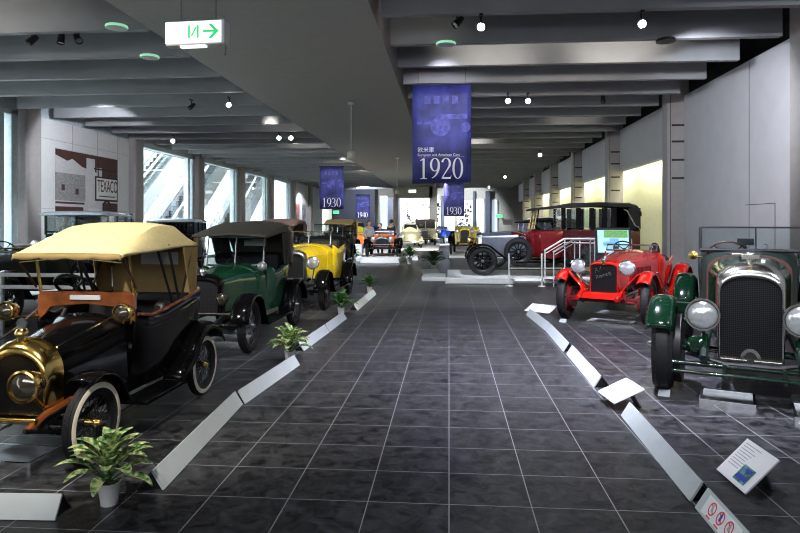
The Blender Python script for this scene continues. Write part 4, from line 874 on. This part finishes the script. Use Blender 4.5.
barrier(-1.79, 5.36, -1.67, 6.86, 'long barrier between the tourer rear wheel and the second plant', side=-1)
barrier(-1.80, 7.62, -1.74, 8.95, 'barrier just beyond the second plant on the left', side=-1)
barrier(-1.74, 8.98, -1.70, 10.25, 'barrier just before the third plant on the left', side=-1)
barrier(-1.66, 11.25, -1.64, 12.5, 'barrier just beyond the third plant beside the yellow roadster', side=-1)
barrier(-1.64, 12.54, -1.62, 13.8, 'far end barrier of the left row beside the yellow roadster', side=-1)
barrier(1.33, 10.9, 1.42, 9.36, 'right row barrier nearest the front of the red sports car', side=-1)
barrier(1.42, 9.32, 1.41, 7.84, 'second barrier of the right row, before the red car', side=-1)
barrier(1.42, 7.68, 1.40, 6.16, 'right row barrier ending at the tilted white information board', side=-1)
barrier(1.42, 5.27, 1.375, 3.68, 'long right row barrier beside the front of the green racing car', side=-1)
b = barrier(1.375, 3.60, 1.33, 1.9, 'nearest right row barrier with three round prohibition symbols', side=-1)
# prohibition notice on the sloping face (local: x along, face rises from y=0 to y=+.07)
sl = math.atan2(.118, .165*.42)
M['notice'] = M['paper']
def on_face(mb, u, v, fn): pass
note = link('notice', MB().box((0, 0, 0), (.40, .105, .002)).mesh('notice', M['paper'], True), b, (.27, .035 - .0025*sin(sl), .061 + .0025*cos(sl)), (sl, 0, 0))
for k, ic in enumerate(('ink_red', 'ink_blue', 'ink_red')):
    x = -.11 + k*.105
    MB().lathe([(.030, 0), (.037, 0), (.037, .0015), (.030, .0015)], (x, .006, .001), (0, 0, 1), 24, loop=True).box((x, .006, .0015), (.007, .06, .001), (0, 0, .8)).build('prohibition_ring', M['ink_red'], note, flat=True)
    MB().box((x, .006, .0018), (.018, .034, .001), (0, 0, (.5, 0, -.4)[k])).lathe([(1e-3, 0), (.008, 0), (.008, .0004)], (x, .028, .0018), (0, 0, 1), 12).build('pictogram', M[('ink_grey', 'ink_blue', 'ink_grey')[k]], note, flat=True)
    MB().box((x, -.044, .0014), (.05, .008, .0008)).build('caption_line', M['ink_red'], note, flat=True)

# tilted information boards
def board(loc, rz, w, d, tilt, label, picture=True):
    zb = loc[2]; t = thing('information_board', label, 'board', (loc[0], loc[1], 0), rz, 'information boards on the floor')
    def P(u, v, n=0): return (u, v*cos(tilt) - n*sin(tilt), zb + .015 + v*sin(tilt) + n*cos(tilt))
    MB().poly([P(-w/2, 0, 0), P(w/2, 0, 0), P(w/2, d, 0), P(-w/2, d, 0)], (P(0,0,.012)[0], P(0,0,.012)[1]-P(0,0)[1], P(0,0,.012)[2]-P(0,0)[2])).build('panel', M['paper'], t, bevel=.002)
    MB().poly([P(-w*.2, d*.72, 0), P(w*.2, d*.72, 0), (w*.2, d*cos(tilt)*1.05, 0), (-w*.2, d*cos(tilt)*1.05, 0)], (0, .012, 0)).build('stand', M['steel'], t)
    mb = MB(); r = random.Random(int(abs(loc[1])*100))
    for k in range(9):
        v = d*(.9-.045*k*1.6); L = r.uniform(.3, .5)*w
        if v < d*.12: break
        a = P(-w*.42, v, .0125); mb.box((-w*.42+L/2, a[1], a[2]), (L, .006, .0008), (tilt, 0, 0))
    mb.build('text_line', M['ink_grey'], t, flat=True)
    if picture:
        q = MB(); a = P(w*.16, d*.30, .0132); q.box(a, (w*.36, d*.40, .001), (tilt, 0, 0)); q.build('photo_print', M['photo'], t, flat=True)
        q = MB(); a = P(w*.16, d*.22, .0142); q.box(a, (w*.28, d*.12, .001), (tilt, 0, 0)); a = P(w*.20, d*.42, .0142); q.box(a, (w*.18, d*.08, .001), (tilt, 0, 0)); q.build('car_print', M['ink_blue'], t, flat=True)
    return t
board((1.72, 3.94, 0), -PI/2 + .03, .36, .28, .80, 'white information board with a small car picture in front of the green racing car')
board((1.37, 5.56, .05), -PI/2 + .12, .38, .29, .42, 'white information board tilted over the gap in the right row of barriers', False)
board((1.55, 11.15, 0), -PI/2 + .9, .5, .3, .35, 'pale board lying at the far corner of the right row of barriers', False)
board((-.5, 18.75, .0), 0.3, .55, .4, .4, 'white information board beside the limousine front plinth', False)
board((-1.55, 26.2, 0), 0.2, .5, .35, .6, 'small board beside the plant at the cyclecar plinth', False)

# potted plants
def plant(x, y, s, n, m, label, seed, wide=1.0):
    t = thing('potted_plant', label, 'plant', (x, y, 0), 0, 'potted plants along the aisle'); r = random.Random(seed)
    MB().lathe([(1e-3, 0), (.045*s, 0), (.062*s, .125*s), (.066*s, .13*s), (.060*s, .13*s), (.055*s, .115*s)], (0, 0, 0), (0, 0, 1), 20).build('pot', M['pot'], t)
    MB().lathe([(1e-3, .112*s), (.057*s, .112*s)], (0, 0, 0), (0, 0, 1), 16).build('soil', M['soil'], t)
    st = MB(); lf = MB()
    for k in range(n):
        a = 2.4*k + r.uniform(-.3, .3); f = k/n; el = math.radians(12 + 66*f + r.uniform(-10, 8)); L = s*(r.uniform(.19, .25))*wide*(1.0 - .25*f); W = s*.046*r.uniform(.85, 1.15)
        base = Vector((0, 0, s*(.12 + .08*f))); hd = Vector((cos(a), sin(a), 0)); sd = Vector((-sin(a), cos(a), 0)); rows = []
        p = base.copy(); e = el + .35; stem = L*.42; q = base + (hd*cos(e) + Vector((0,0,1))*sin(e))*stem; st.tube([base, q], .005*s, 5); p = q
        for j in range(9):
            u = j/8; w = W*(sin(PI*min(1, u*.93+.05))**.7)*(1 - .25*u); e2 = e - u*1.25
            up = Vector((0,0,1))*cos(e2) - hd*sin(e2)
            rows.append([p - sd*w + up*w*.35, p - sd*w*.5 + up*w*.12, p, p + sd*w*.5 + up*w*.12, p + sd*w + up*w*.35])
            p = p + (hd*cos(e2) + Vector((0,0,1))*sin(e2))*L/8
        lf.grid(rows)
    st.build('stem_cluster', M['leaf2'], t); lf.build('foliage', M[m], t, solid=.0012)
    return t
plant(-1.93, 3.39, 1.0, 36, 'leaf', 'large variegated plant in a white pot beside the near front wheel', 4)
plant(-1.82, 6.99, 1.05, 36, 'leaf', 'variegated potted plant in the gap after the two long left barriers', 9)
plant(-1.86, 10.6, 1.05, 30, 'leaf2', 'potted plant in the left barrier row beside the yellow car front wheel', 12)
plant(-1.82, 14.15, 1.05, 28, 'leaf2', 'potted plant past the end of the left row of barriers', 15)
plant(-3.7, 23.9, 1.6, 24, 'leaf2', 'potted plant left of the cyclecar plinth', 21)
plant(-1.55, 24.3, 1.7, 24, 'leaf2', 'potted plant right of the cyclecar plinth', 22)
plant(-.5, 20.2, 1.8, 26, 'leaf2', 'potted plant in front of the limousine at the right edge of the aisle', 25)

# display plinths, trays, chocks
def plinth(x0, x1, y0, y1, h, label, lip=.0):
    t = thing('display_plinth', label, 'plinth', ((x0+x1)/2, (y0+y1)/2, 0), 0, 'white display plinths')
    MB().box((0, 0, h/2), (x1-x0, y1-y0, h)).build('base', M['white'], t, bevel=.01)
    MB().box((0, -(y1-y0)/2-.006, h/2), (x1-x0-.05, .01, h*.7)).build('front_panel', M['paper'], t, flat=True)
    return t
plinth(-10.85, -7.6, 13.1, 17.4, .15, 'long low white plinth under the dark green sedan')
plinth(-.05, 5.4, 17.2, 20.6, .06, 'low white plinth under the red limousine')
t = plinth(-.1, 1.7, 16.3, 16.6, .15, 'narrow bright white step in front of the limousine wheel')
plinth(-.75, -.1, 17.0, 18.4, .12, 'small white plinth at the aisle edge by the limousine')
plinth(-3.5, -1.95, 24.3, 28.4, .22, 'white plinth under the orange-red cyclecar')
plinth(-4.5, -3.6, 25.5, 25.9, .72, 'upright white plinth left of the cyclecar')
plinth(-7.5, -3.15, 30.5, 43.6, .1, 'long white plinth under the orange, mustard and blue cars')
plinth(-3.1, -.6, 35.6, 44.25, .12, 'white plinth under the two cream cars')
plinth(-2.0, 3.0, 44.35, 49.1, .1, 'white plinth under the far blue and red cars')
plinth(.0, 3.0, 28.4, 32.8, .1, 'white plinth under the yellow antique car')
def tray(x, y, rz, w, d, label):
    t = thing('drip_tray', label, 'tray', (x, y, 0), rz, 'metal trays under the cars')
    MB().box((0, 0, .006), (w, d, .012)).build('base', M['steel'], t)
    for sy in (-1, 1): MB().box((0, sy*d/2, .022), (w, .02, .044)).build('lip', M['chrome'], t)
    for sx in (-1, 1): MB().box((sx*w/2, 0, .022), (.02, d, .044)).build('end_lip', M['chrome'], t)
tray(2.50, 5.80, math.radians(-24), .42, .40, 'aluminium drip tray beside the left front wheel of the green racing car')
tray(3.16, 5.30, math.radians(-24), .62, .46, 'aluminium drip tray under the radiator of the green racing car')
tray(2.55, 10.05, -.5, .7, .45, 'aluminium drip tray under the front of the red sports car')
tray(2.95, 11.0, -.5, .7, .5, 'aluminium drip tray under the bonnet of the red sports car')
tray(-2.95, 3.98, -.05, .48, .30, 'steel tray on the floor under the cream-topped tourer')
tray(-2.95, 5.1, -.05, .5, .4, 'steel tray under the rear seat of the cream-topped tourer')
tray(-3.0, 8.2, 0, .6, .5, 'steel tray under the dark green tourer')
tray(-2.9, 11.6, 0, .6, .5, 'steel tray under the yellow roadster')
for (x, y, rz, lb) in ((1.99, 5.93, -.42, 'small pale wheel chock at the left front wheel of the green racing car'), (1.83, 10.2, -.5, 'small pale wheel chock at the front wheel of the red sports car')):
    tag(MB().poly([(-.05, -.04, 0), (-.05, .05, 0), (-.05, .05, .045), (-.05, -.02, .01)], (.1, 0, 0)).build('wheel_chock', M['chock'], None, loc=(x, y, 0), rot=(0, 0, rz)), lb, 'wheel chock')

# stanchion rail, steps with glass balustrade and the monitor
t = thing('stanchion_rail', 'low white barrier rail with two posts in front of the limousine', 'railing', (1.52, 15.9, 0))
for x in (0, .82): 
    p = MB().cyl((x, 0, 0), (x, 0, .83), .024, 12).build('post', M['white'], t); MB().lathe([(1e-3, .015), (.09, .012), (.1, 0), (1e-3, 0)], (x, 0, 0), (0, 0, 1), 16).build('base_plate', M['white'], p)
for z in (.24, .45): MB().cyl((-.0, 0, z), (2.3, .2, z), .016, 8).build('rail', M['white'], t)
t = thing('viewing_step', 'steps with white handrails and glass panels beside the red limousine', 'steps', (2.62, 15.9, 0), .1)
for k in range(3): MB().box((.15+.26*k+ .0, .45, .09+.10*k), (.30, .9, .18+.2*k if False else .05)).build('tread', M['steel'], t, bevel=.01)
MB().box((1.35, .45, .34), (1.3, .9, .05)).build('platform', M['steel'], t, bevel=.01)
for y in (.02, .88):
    MB().tube([(0, y, .86), (.5, y, 1.16), (.55, y, 1.18), (2.0, y, 1.18)], .024, 8).build('handrail', M['white'], t)
    MB().tube([(0.05, y, .80), (.52, y, 1.08), (2.0, y, 1.08)], .012, 6).build('under_rail', M['white'], t)
    for x, z in ((.02, .88), (.55, 1.18), (.95, 1.18), (1.35, 1.18), (1.75, 1.18), (2.0, 1.18)): MB().cyl((x, y, 0), (x, y, z), .016, 8).build('post', M['white'], t)
    MB().box((1.28, y, .72), (1.4, .01, .62)).build('glass_panel', M['glass'], t, flat=True)
MB().box((.9, -.0, .44), (.62, .02, .10)).build('yellow_notice', mat('yellow_notice_print', (.85,.60,.25), .5, var=.3, scale=14), t)
t = thing('display_monitor', 'tilted flat monitor on a stand behind the red sports car, showing a green car picture', 'monitor', (3.72, 14.45, 0), -.08)
MB().cyl((0, .1, 0), (0, .1, .95), .03, 10).build('stand_pole', M['black2'], t); MB().box((0, .1, .01), (.45, .4, .02)).build('stand_base', M['black2'], t)
tl = -.22
MB().box((0, 0, 1.19), (.78, .05, .62), (tl, 0, 0)).build('bezel', M['black2'], t, bevel=.008)
M['screen'] = mat('lit_screen_sky', (.3,.5,.6), .3, emit=(.45,.80,.92), es=.8, var=.3); M['screen2'] = mat('lit_screen_trees', (.1,.3,.08), .3, emit=(.10,.33,.06), es=.8, var=.5, scale=30); M['screen3'] = mat('lit_screen_car', (.2,.4,.6), .3, emit=(.10,.35,.62), es=.8)
def S(u, v, n): return Vector((u, v*sin(-tl) - n*cos(tl), 1.19 + v*cos(tl) + n*sin(-tl)*-1))
MB().box(S(0, 0, .027), (.68, .004, .52), (tl, 0, 0)).build('screen', M['screen'], t, flat=True)
MB().box(S(.06, .17, .030), (.52, .003, .17), (tl, 0, 0)).build('screen_trees', M['screen2'], t, flat=True)
mb = MB().box(S(-.04, -.05, .030), (.36, .003, .09), (tl, 0, 0)).box(S(.02, .03, .030), (.2, .003, .08), (tl, 0, 0))
for u in (-.16, .1): mb.lathe([(1e-3, 0), (.055, 0), (.055, .002)], S(u, -.10, .030), (0, -1, 0), 16)
mb.build('screen_car', M['screen3'], t, flat=True)
t = thing('guard_rail', 'grey double rail across the hall behind the cream-topped tourer', 'railing', (-6.3, 8.3, 0))
for x in (-1.9, 0, 1.5): MB().cyl((x, 0, 0), (x, 0, .91), .03, 10).build('post', M['steel'], t)
for z in (.70, .87): MB().box((-.2, -.03, z), (3.6, .03, .055)).build('rail', M['wallgrey'], t, bevel=.008)
t = thing('hanging_poster_strip', 'narrow coloured poster strip standing against the first niche on the right wall', 'poster', (5.72, 16.35, 0))
for k, (z0, z1, c) in enumerate(((2.45, 3.15, (.62,.22,.10)), (1.9, 2.45, (.75,.50,.12)), (1.35, 1.9, (.85,.84,.80)), (.9, 1.35, (.05,.06,.09)), (.1, .9, (.70,.70,.68)))):
    MB().box((0, 0, (z0+z1)/2), (.03, .3, z1-z0)).build('poster_panel', mat('strip_print_%d' % k, c, .5, var=.3), t, flat=True)

# ------------------------------------------------------------------ visitors
def person(x, y, rz, z, tops, trous, label, lean=0, h=1.68):
    t = thing('person', label, 'person', (x, y, z), rz); s = h/1.7
    P = [(0,0,.92),(0,0,1.12),(0,-.01,1.36),(0,-.01,1.47),(0,-.02,1.56), (.1,0,.88),(.105,.0,.48),(.11,.02,.09),(.11,-.12,.04), (-.1,0,.88),(-.105,-.08,.48),(-.11,-.02,.09),(-.11,-.16,.04), (.19,0,1.39),(.24,.03,1.12),(.22,-.10,.88),(.215,-.14,.80), (-.19,0,1.39),(-.24,.03,1.12),(-.20,-.14,.92),(-.16,-.2,.88)]
    E = [(0,1),(1,2),(2,3),(3,4),(0,5),(5,6),(6,7),(7,8),(0,9),(9,10),(10,11),(11,12),(2,13),(13,14),(14,15),(15,16),(2,17),(17,18),(18,19),(19,20)]
    Rr = [.15,.14,.16,.065,.06,.095,.068,.05,.045,.095,.068,.05,.045,.07,.05,.038,.035,.07,.05,.038,.035]
    me = bpy.data.meshes.new('body'); me.from_pydata([Vector(p)*s for p in P], E, []); me.materials.append(M['skin'])
    def skin(name, idx, mm, grow, par):
        mp_ = {i: k for k, i in enumerate(idx)}; m2 = bpy.data.meshes.new(name); m2.from_pydata([Vector(P[i])*s for i in idx], [(mp_[a], mp_[b]) for a, b in E if a in mp_ and b in mp_], []); m2.materials.append(mm)
        o = bpy.data.objects.new(name, m2); COL.objects.link(o); o.parent = par
        sk = o.modifiers.new('skin', 'SKIN'); o.modifiers.new('sub', 'SUBSURF').render_levels = 2
        m2.skin_vertices.new() if not m2.skin_vertices else None
        for k, i in enumerate(idx): v = m2.skin_vertices[0].data[k]; v.radius = (Rr[i]*grow*s, Rr[i]*grow*s*(.72 if i < 3 else 1)); v.use_root = (k == 0)
        return o
    skin('body', list(range(len(P))), M['skin'], 1.0, t)
    skin('shirt', [2, 1, 0, 13, 14, 15, 17, 18, 19], M[tops], 1.13, t); skin('trousers', [0, 5, 6, 7, 9, 10, 11], M[trous], 1.15, t)
    hd = MB().ball((0, -.035*s, 1.60*s), .105*s, 18, (.78, .95, 1.18)); hd.ball((0, -.138*s, 1.59*s), .018*s, 8, (1, 1, 1.4))
    for sx in (-1, 1): hd.ball((sx*.083*s, -.03*s, 1.60*s), .024*s, 8, (.4, .7, 1.2))
    h_ = hd.build('head', M['skin'], t)
    MB().ball((.03*s, -.128*s, 1.615*s), .011*s, 8).ball((-.03*s, -.128*s, 1.615*s), .011*s, 8).box((0, -.128*s, 1.545*s), (.045*s, .012, .008)).build('face_feature', M['ink_black'], h_)
    MB().ball((0, -.005*s, 1.645*s), .112*s, 16, (.82, .95, 1.0)).build('hair', M['hair'], h_)
    for sx, (bx, by, bz) in ((1, (.215, -.14, .80)), (-1, (-.16, -.2, .88))):
        hm = MB().ball((bx*s, by*s, (bz-.04)*s), .042*s, 10, (.5, .9, 1.1))
        for k in range(4): hm.tube([((bx)*s, (by+.026-.017*k)*s, (bz-.07)*s), ((bx-sx*.006)*s, (by+.026-.018*k)*s, (bz-.115-.008*(k in (1, 2)))*s), ((bx-sx*.022)*s, (by+.024-.018*k)*s, (bz-.14-.008*(k in (1, 2)))*s)], .0085*s, 6)
        hm.tube([(bx*s, (by-.03)*s, (bz-.02)*s), ((bx-sx*.01)*s, (by-.055)*s, (bz-.06)*s), ((bx-sx*.015)*s, (by-.055)*s, (bz-.085)*s)], .0095*s, 6)
        hm.build('hand', M['skin'], t)
    for (fx, fy) in ((.11, -.05), (-.11, -.09)): MB().ball((fx*s, fy*s, .045*s), .10*s, 12, (.45, 1.25, .45)).build('shoe', M['hair'], t)
person(-3.75, 28.9, .5, 0, 'cloth_grey', 'cloth_dark', 'visitor in a grey top and dark trousers, standing left of the other visitors')
person(-3.28, 29.6, -.6, 0, 'cloth_wine', 'cloth_dark', 'shorter visitor in a dark wine top between the two taller visitors', h=1.55)
person(-2.7, 29.0, 2.4, 0, 'cloth_dark', 'cloth_dark', 'visitor dressed all in black, standing right of the other visitors', h=1.72)

# ------------------------------------------------------------------ ceiling spotlights
M['lampglow'] = mat('lit_spotlight_lens', (1,1,1), .3, emit=(1,.97,.95), es=45)
def spot_unit(x, y, z, aim, lit, label, s=1.0):
    t = thing('ceiling_spotlight', label, 'spotlight', (x, y, z), 0, 'lit ceiling spotlights' if lit else 'unlit ceiling spotlights'); d = (Vector(aim) - Vector((x, y, z))).normalized()
    o = Vector((0, 0, 0))
    MB().lathe([(1e-3, -.13*s), (.040*s, -.12*s), (.05*s, -.06*s), (.058*s, .06*s), (.052*s, .06*s), (.048*s, .03*s)], o, d, 18).build('lamp_can', M['black2'], t)
    MB().tube([(0, 0, .04*s), (0, .03, .10), (0, .03, .16)], .012, 6).box((0, .03, .17), (.05, .14, .03)).build('yoke', M['black2'], t)
    MB().lathe([(.052*s, .045*s), (1e-3, .05*s)], o, d, 18).build('lens', M['lampglow'] if lit else M['lens'], t)
def sp(px, py, zz=4.32):
    z = 620*(zz-H)/(223-py); x = (px-400)/620*z; return (x*cos(PSI) - z*sin(PSI), x*sin(PSI) + z*cos(PSI), zz)
N_ = 0
for (px, py, lb) in ((481, 27, 'lit spotlight nearest above the aisle, in front of the 1920 banner'), (642, 24, 'lit spotlight above the green racing car, nearest on the right'), (508, 101, 'left one of the pair of lit spotlights right of the 1920 banner'),
     (528, 101, 'right one of the pair of lit spotlights right of the 1920 banner'), (540, 155, 'lit spotlight farther back right of the 1920 banner, before the niches'), (489, 187, 'small lit spotlight just right of the bottom of the 1920 banner'), (505, 177, 'lit spotlight between the banner and the far right niches'),
     (229, 105, 'lit spotlight nearest on the left bay, under the exit sign'), (173, 141, 'lit spotlight above the first escalator window'), (279, 138, 'left one of the pair of lit spotlights in the left bay'), (291, 138, 'right one of the pair of lit spotlights in the left bay'), (358, 188, 'far lit spotlight right of the left 1930 banner'), (347, 196, 'far lit spotlight just below the right edge of the left 1930 banner')):
    x, y, z = sp(px, py); spot_unit(x, y, z, (0 + (x*.2), 0, 1.6) if True else None, True, lb, 1.0 if y < 16 else 1.25)
for (px, py, ax, lb) in ((31, 41, -1, 'unlit black spotlight, leftmost of the three on the front left beam'), (61, 40, 0, 'unlit black spotlight, middle of the three on the front left beam'), (78, 39, 1, 'unlit black spotlight, rightmost of the three on the front left beam'), (457, 23, -1, 'unlit black spotlight beside the nearest aisle spotlight'), (191, 107, -1, 'unlit black spotlight left of the nearest lit one in the left bay'), (603, 100, 0, 'unlit black spotlight in the right bay above the niches')):
    x, y, z = sp(px, py, 4.42); spot_unit(x, y, z, (x+ax*1.2, y-.9 if ax else y-.3, z-1.5), False, lb)
M['greenglow'] = mat('pale_green_lit_rim', (.3,.7,.45), .3, emit=(.35,.85,.5), es=.7)
for (x, y, lb) in ((-4.85, 8.72, 'round green-rimmed ceiling lamp nearest the top left of the hall'), (-5.15, 10.33, 'round green-rimmed ceiling lamp above the exit sign, second on the left'), (-.05, 9.96, 'round green-rimmed ceiling lamp above the 1920 banner'), (3.4, 10.05, 'dark round ceiling lamp above the green racing car')):
    t = thing('ceiling_disc_lamp', lb, 'lamp', (x, y, 4.5))
    MB().lathe([(1e-3, 0), (.13, 0), (.15, -.02), (.15, -.05), (.02, -.055), (1e-3, -.055)], (0, 0, 0), (0, 0, 1), 24).build('housing', M['sign_body'] if x < 3 else M['black2'], t)
    if x < 3: MB().lathe([(.152, -.012), (.16, -.03), (.152, -.05)], (0, 0, 0), (0, 0, 1), 24).build('glass_rim', M['greenglow'], t)

# ------------------------------------------------------------------ lights
def lamp(kind, loc, e, col=(1,1,1), aim=None, size=.1, angle=60, blend=.4, sy=None):
    l = bpy.data.lights.new(kind.lower()+'_lamp', kind); l.energy = e; l.color = col; o = bpy.data.objects.new(l.name, l); COL.objects.link(o); o.location = loc
    if kind == 'SPOT': l.spot_size = math.radians(angle); l.spot_blend = blend; l.shadow_soft_size = size
    elif kind == 'AREA':
        l.size = size
        if sy: l.shape = 'RECTANGLE'; l.size_y = sy
    else: l.shadow_soft_size = size
    if aim: o.rotation_euler = (Vector(aim)-Vector(loc)).to_track_quat('-Z', 'Y').to_euler()
    return o
COOL = (.86,.90,1.0); WARM = (1.0,.93,.84)
# exhibition spotlights over cars and aisle; unseen ones added to light the near cars
for (l, a, e, c, an) in (((-1.4, 1.5, 4.3), (-2.9, 4.8, .8), 300, WARM, 50), ((-4.6, 2.6, 4.3), (-2.9, 4.9, 1.0), 260, WARM, 50), ((-2.6, 5.2, 4.35), (-2.9, 7.9, .9), 150, COOL, 55), ((-1.6, 8.3, 4.35), (-2.8, 11.6, .8), 620, WARM, 45),
     ((.8, 2.6, 4.3), (2.9, 6.0, .8), 420, COOL, 45), ((4.6, 3.0, 4.3), (3.0, 6.4, .9), 300, COOL, 50), ((1.4, 7.0, 4.35), (2.9, 11.0, .8), 280, COOL, 42), ((4.0, 8.6, 4.35), (3.0, 11.2, .8), 200, WARM, 50),
     ((1.3, 6.6, 4.35), (1.35, 7.6, 0), 1200, (.80,.80,1.0), 100), ((.5, 13.5, 4.35), (.5, 14.5, 0), 300, COOL, 80), ((.6, 3.5, 4.35), (.9, 4.6, 0), 130, COOL, 90), ((1.3, 15.0, 4.35), (2.3, 18.6, .9), 500, COOL, 55), ((4.2, 15.2, 4.35), (4.4, 18.5, 1.0), 220, COOL, 55), ((.8, 22, 4.35), (2.0, 26.0, .8), 600, COOL, 70),
     ((-3.2, 15.0, 4.35), (-4.3, 18.5, .8), 500, COOL, 60), ((-2.8, 21.5, 4.35), (-3.4, 25.5, .7), 600, COOL, 60), ((-3.0, 28.0, 4.35), (-4.3, 33, .8), 900, COOL, 60), ((-.6, 32, 4.35), (-2.0, 38.5, .8), 600, WARM, 60), ((.2, 40, 4.35), (.4, 46, .8), 1100, COOL, 60), ((-6.5, 9.5, 4.35), (-8.0, 13.5, .9), 450, COOL, 60), ((-8.0, 14.2, 4.3), (-11.1, 18.3, 2.6), 230, COOL, 70), ((-9.5, 44.0, 4.3), (-11.1, 46, 2.3), 300, COOL, 60), ((-2.7, 51.5, 4.0), (-2.7, 55.4, 2.0), 900, COOL, 80), ((1.0, 50.5, 4.3), (1.2, 55.3, 2.2), 900, COOL, 80), ((-7, 49, 4.3), (-6.5, 55, 2), 500, COOL, 80)):
    lamp('SPOT', l, e*2.6, c, a, .06, an, .4 if an < 90 else 1.0)
# spotlights that rake the beam faces and the right wall
for (l, a, e, an) in (((.75, 10.2, 4.38), (.85, 11.4, 4.85), 60, 100), ((3.0, 10.2, 4.38), (3.0, 11.4, 4.85), 75, 100), ((-.3, 8.9, 4.4), (-.6, 10.0, 4.9), 5, 110), ((-7.2, 7.6, 4.4), (-6.8, 8.9, 4.9), 34, 110), ((3.6, 17.4, 4.4), (3.6, 18.5, 4.9), 16, 100), ((-5.2, 17.6, 4.4), (-5.2, 18.9, 4.9), 16, 110), ((-5.6, 22.2, 4.4), (-5.4, 23.4, 4.9), 30, 110), ((1.0, 22.2, 4.4), (1.0, 24.2, 4.9), 22, 110), ((-4.8, 28, 4.4), (-5.0, 29.3, 4.9), 26, 110), ((-4.8, 34, 4.4), (-5.0, 35.3, 4.9), 26, 110)):
    lamp('SPOT', l, e*1.5, WARM, a, .05, an, .8)
lamp('SPOT', (3.2, 9.2, 4.3), 620, COOL, (5.75, 12.6, 2.6), .06, 80, .8)
lamp('SPOT', (3.6, 2.6, 4.3), 520, COOL, (5.75, 7.5, 2.6), .06, 80, .8)
# niche lamps on the right wall
for a, b in zip(PILY[2:], PILY[3:]):
    lamp('AREA', (6.12, (a+b)/2+.2, 3.83), 180, (1,.97,.82), None, .35, sy=b-a-.8)
# atrium daylight and added fill lamps in place of light bouncing round the hall
lamp('AREA', (-15.8, 26, 8.0), 17000, (.90,.96,1.0), None, 7.5, sy=56)
lamp('AREA', (-2.0, -3.2, 2.6), 190, COOL, (-1.5, 20, 4.0), 9.0, sy=1.2)      # added unseen fill behind the camera, brightens the beam faces
for y in (12, 22, 32, 42):
    lamp('AREA', (2.0, y, 4.42), 18, COOL, None, 3.0, sy=1.0); lamp('AREA', (-7.5, y, 4.42), 18, COOL, None, 3.0, sy=1.0)
w = bpy.data.worlds.new('world'); SC.world = w; w.use_nodes = True
w.node_tree.nodes['Background'].inputs[0].default_value = (.03,.033,.04,1); w.node_tree.nodes['Background'].inputs[1].default_value = 1
vs = SC.view_settings; vs.view_transform = 'Standard'; vs.look = 'None'; vs.gamma = 1; vs.use_curve_mapping = False; vs.exposure = 0
lamp('SPOT', (-.1, 10.6, 4.35), 150, (.85,.85,1), (-.1, 12.7, 4.0), .05, 60, .8)  # added spot without a fixture, brightens the top of the near banner
for (l, a, e) in (((-.1, 9.4, 4.3), (-.15, 12.7, 2.7), 160), ((-4.3, 19.8, 4.35), (-4.3, 22.5, 2.7), 260), ((.27, 30.5, 4.35), (.27, 33.5, 2.5), 260), ((-5.1, 33.4, 4.35), (-5.1, 36.5, 2.4), 260)): lamp('SPOT', l, e, (.92,.93,1), a, .05, 45, .8)  # added spots without fixtures, brighten the banners and their lettering
SC.cycles.filter_width = 1.1
SC.cycles.max_bounces = 8; SC.cycles.transparent_max_bounces = 16; SC.cycles.sample_clamp_indirect = 4; SC.cycles.use_denoising = True
SC.cycles.caustics_reflective = False; SC.cycles.caustics_refractive = False
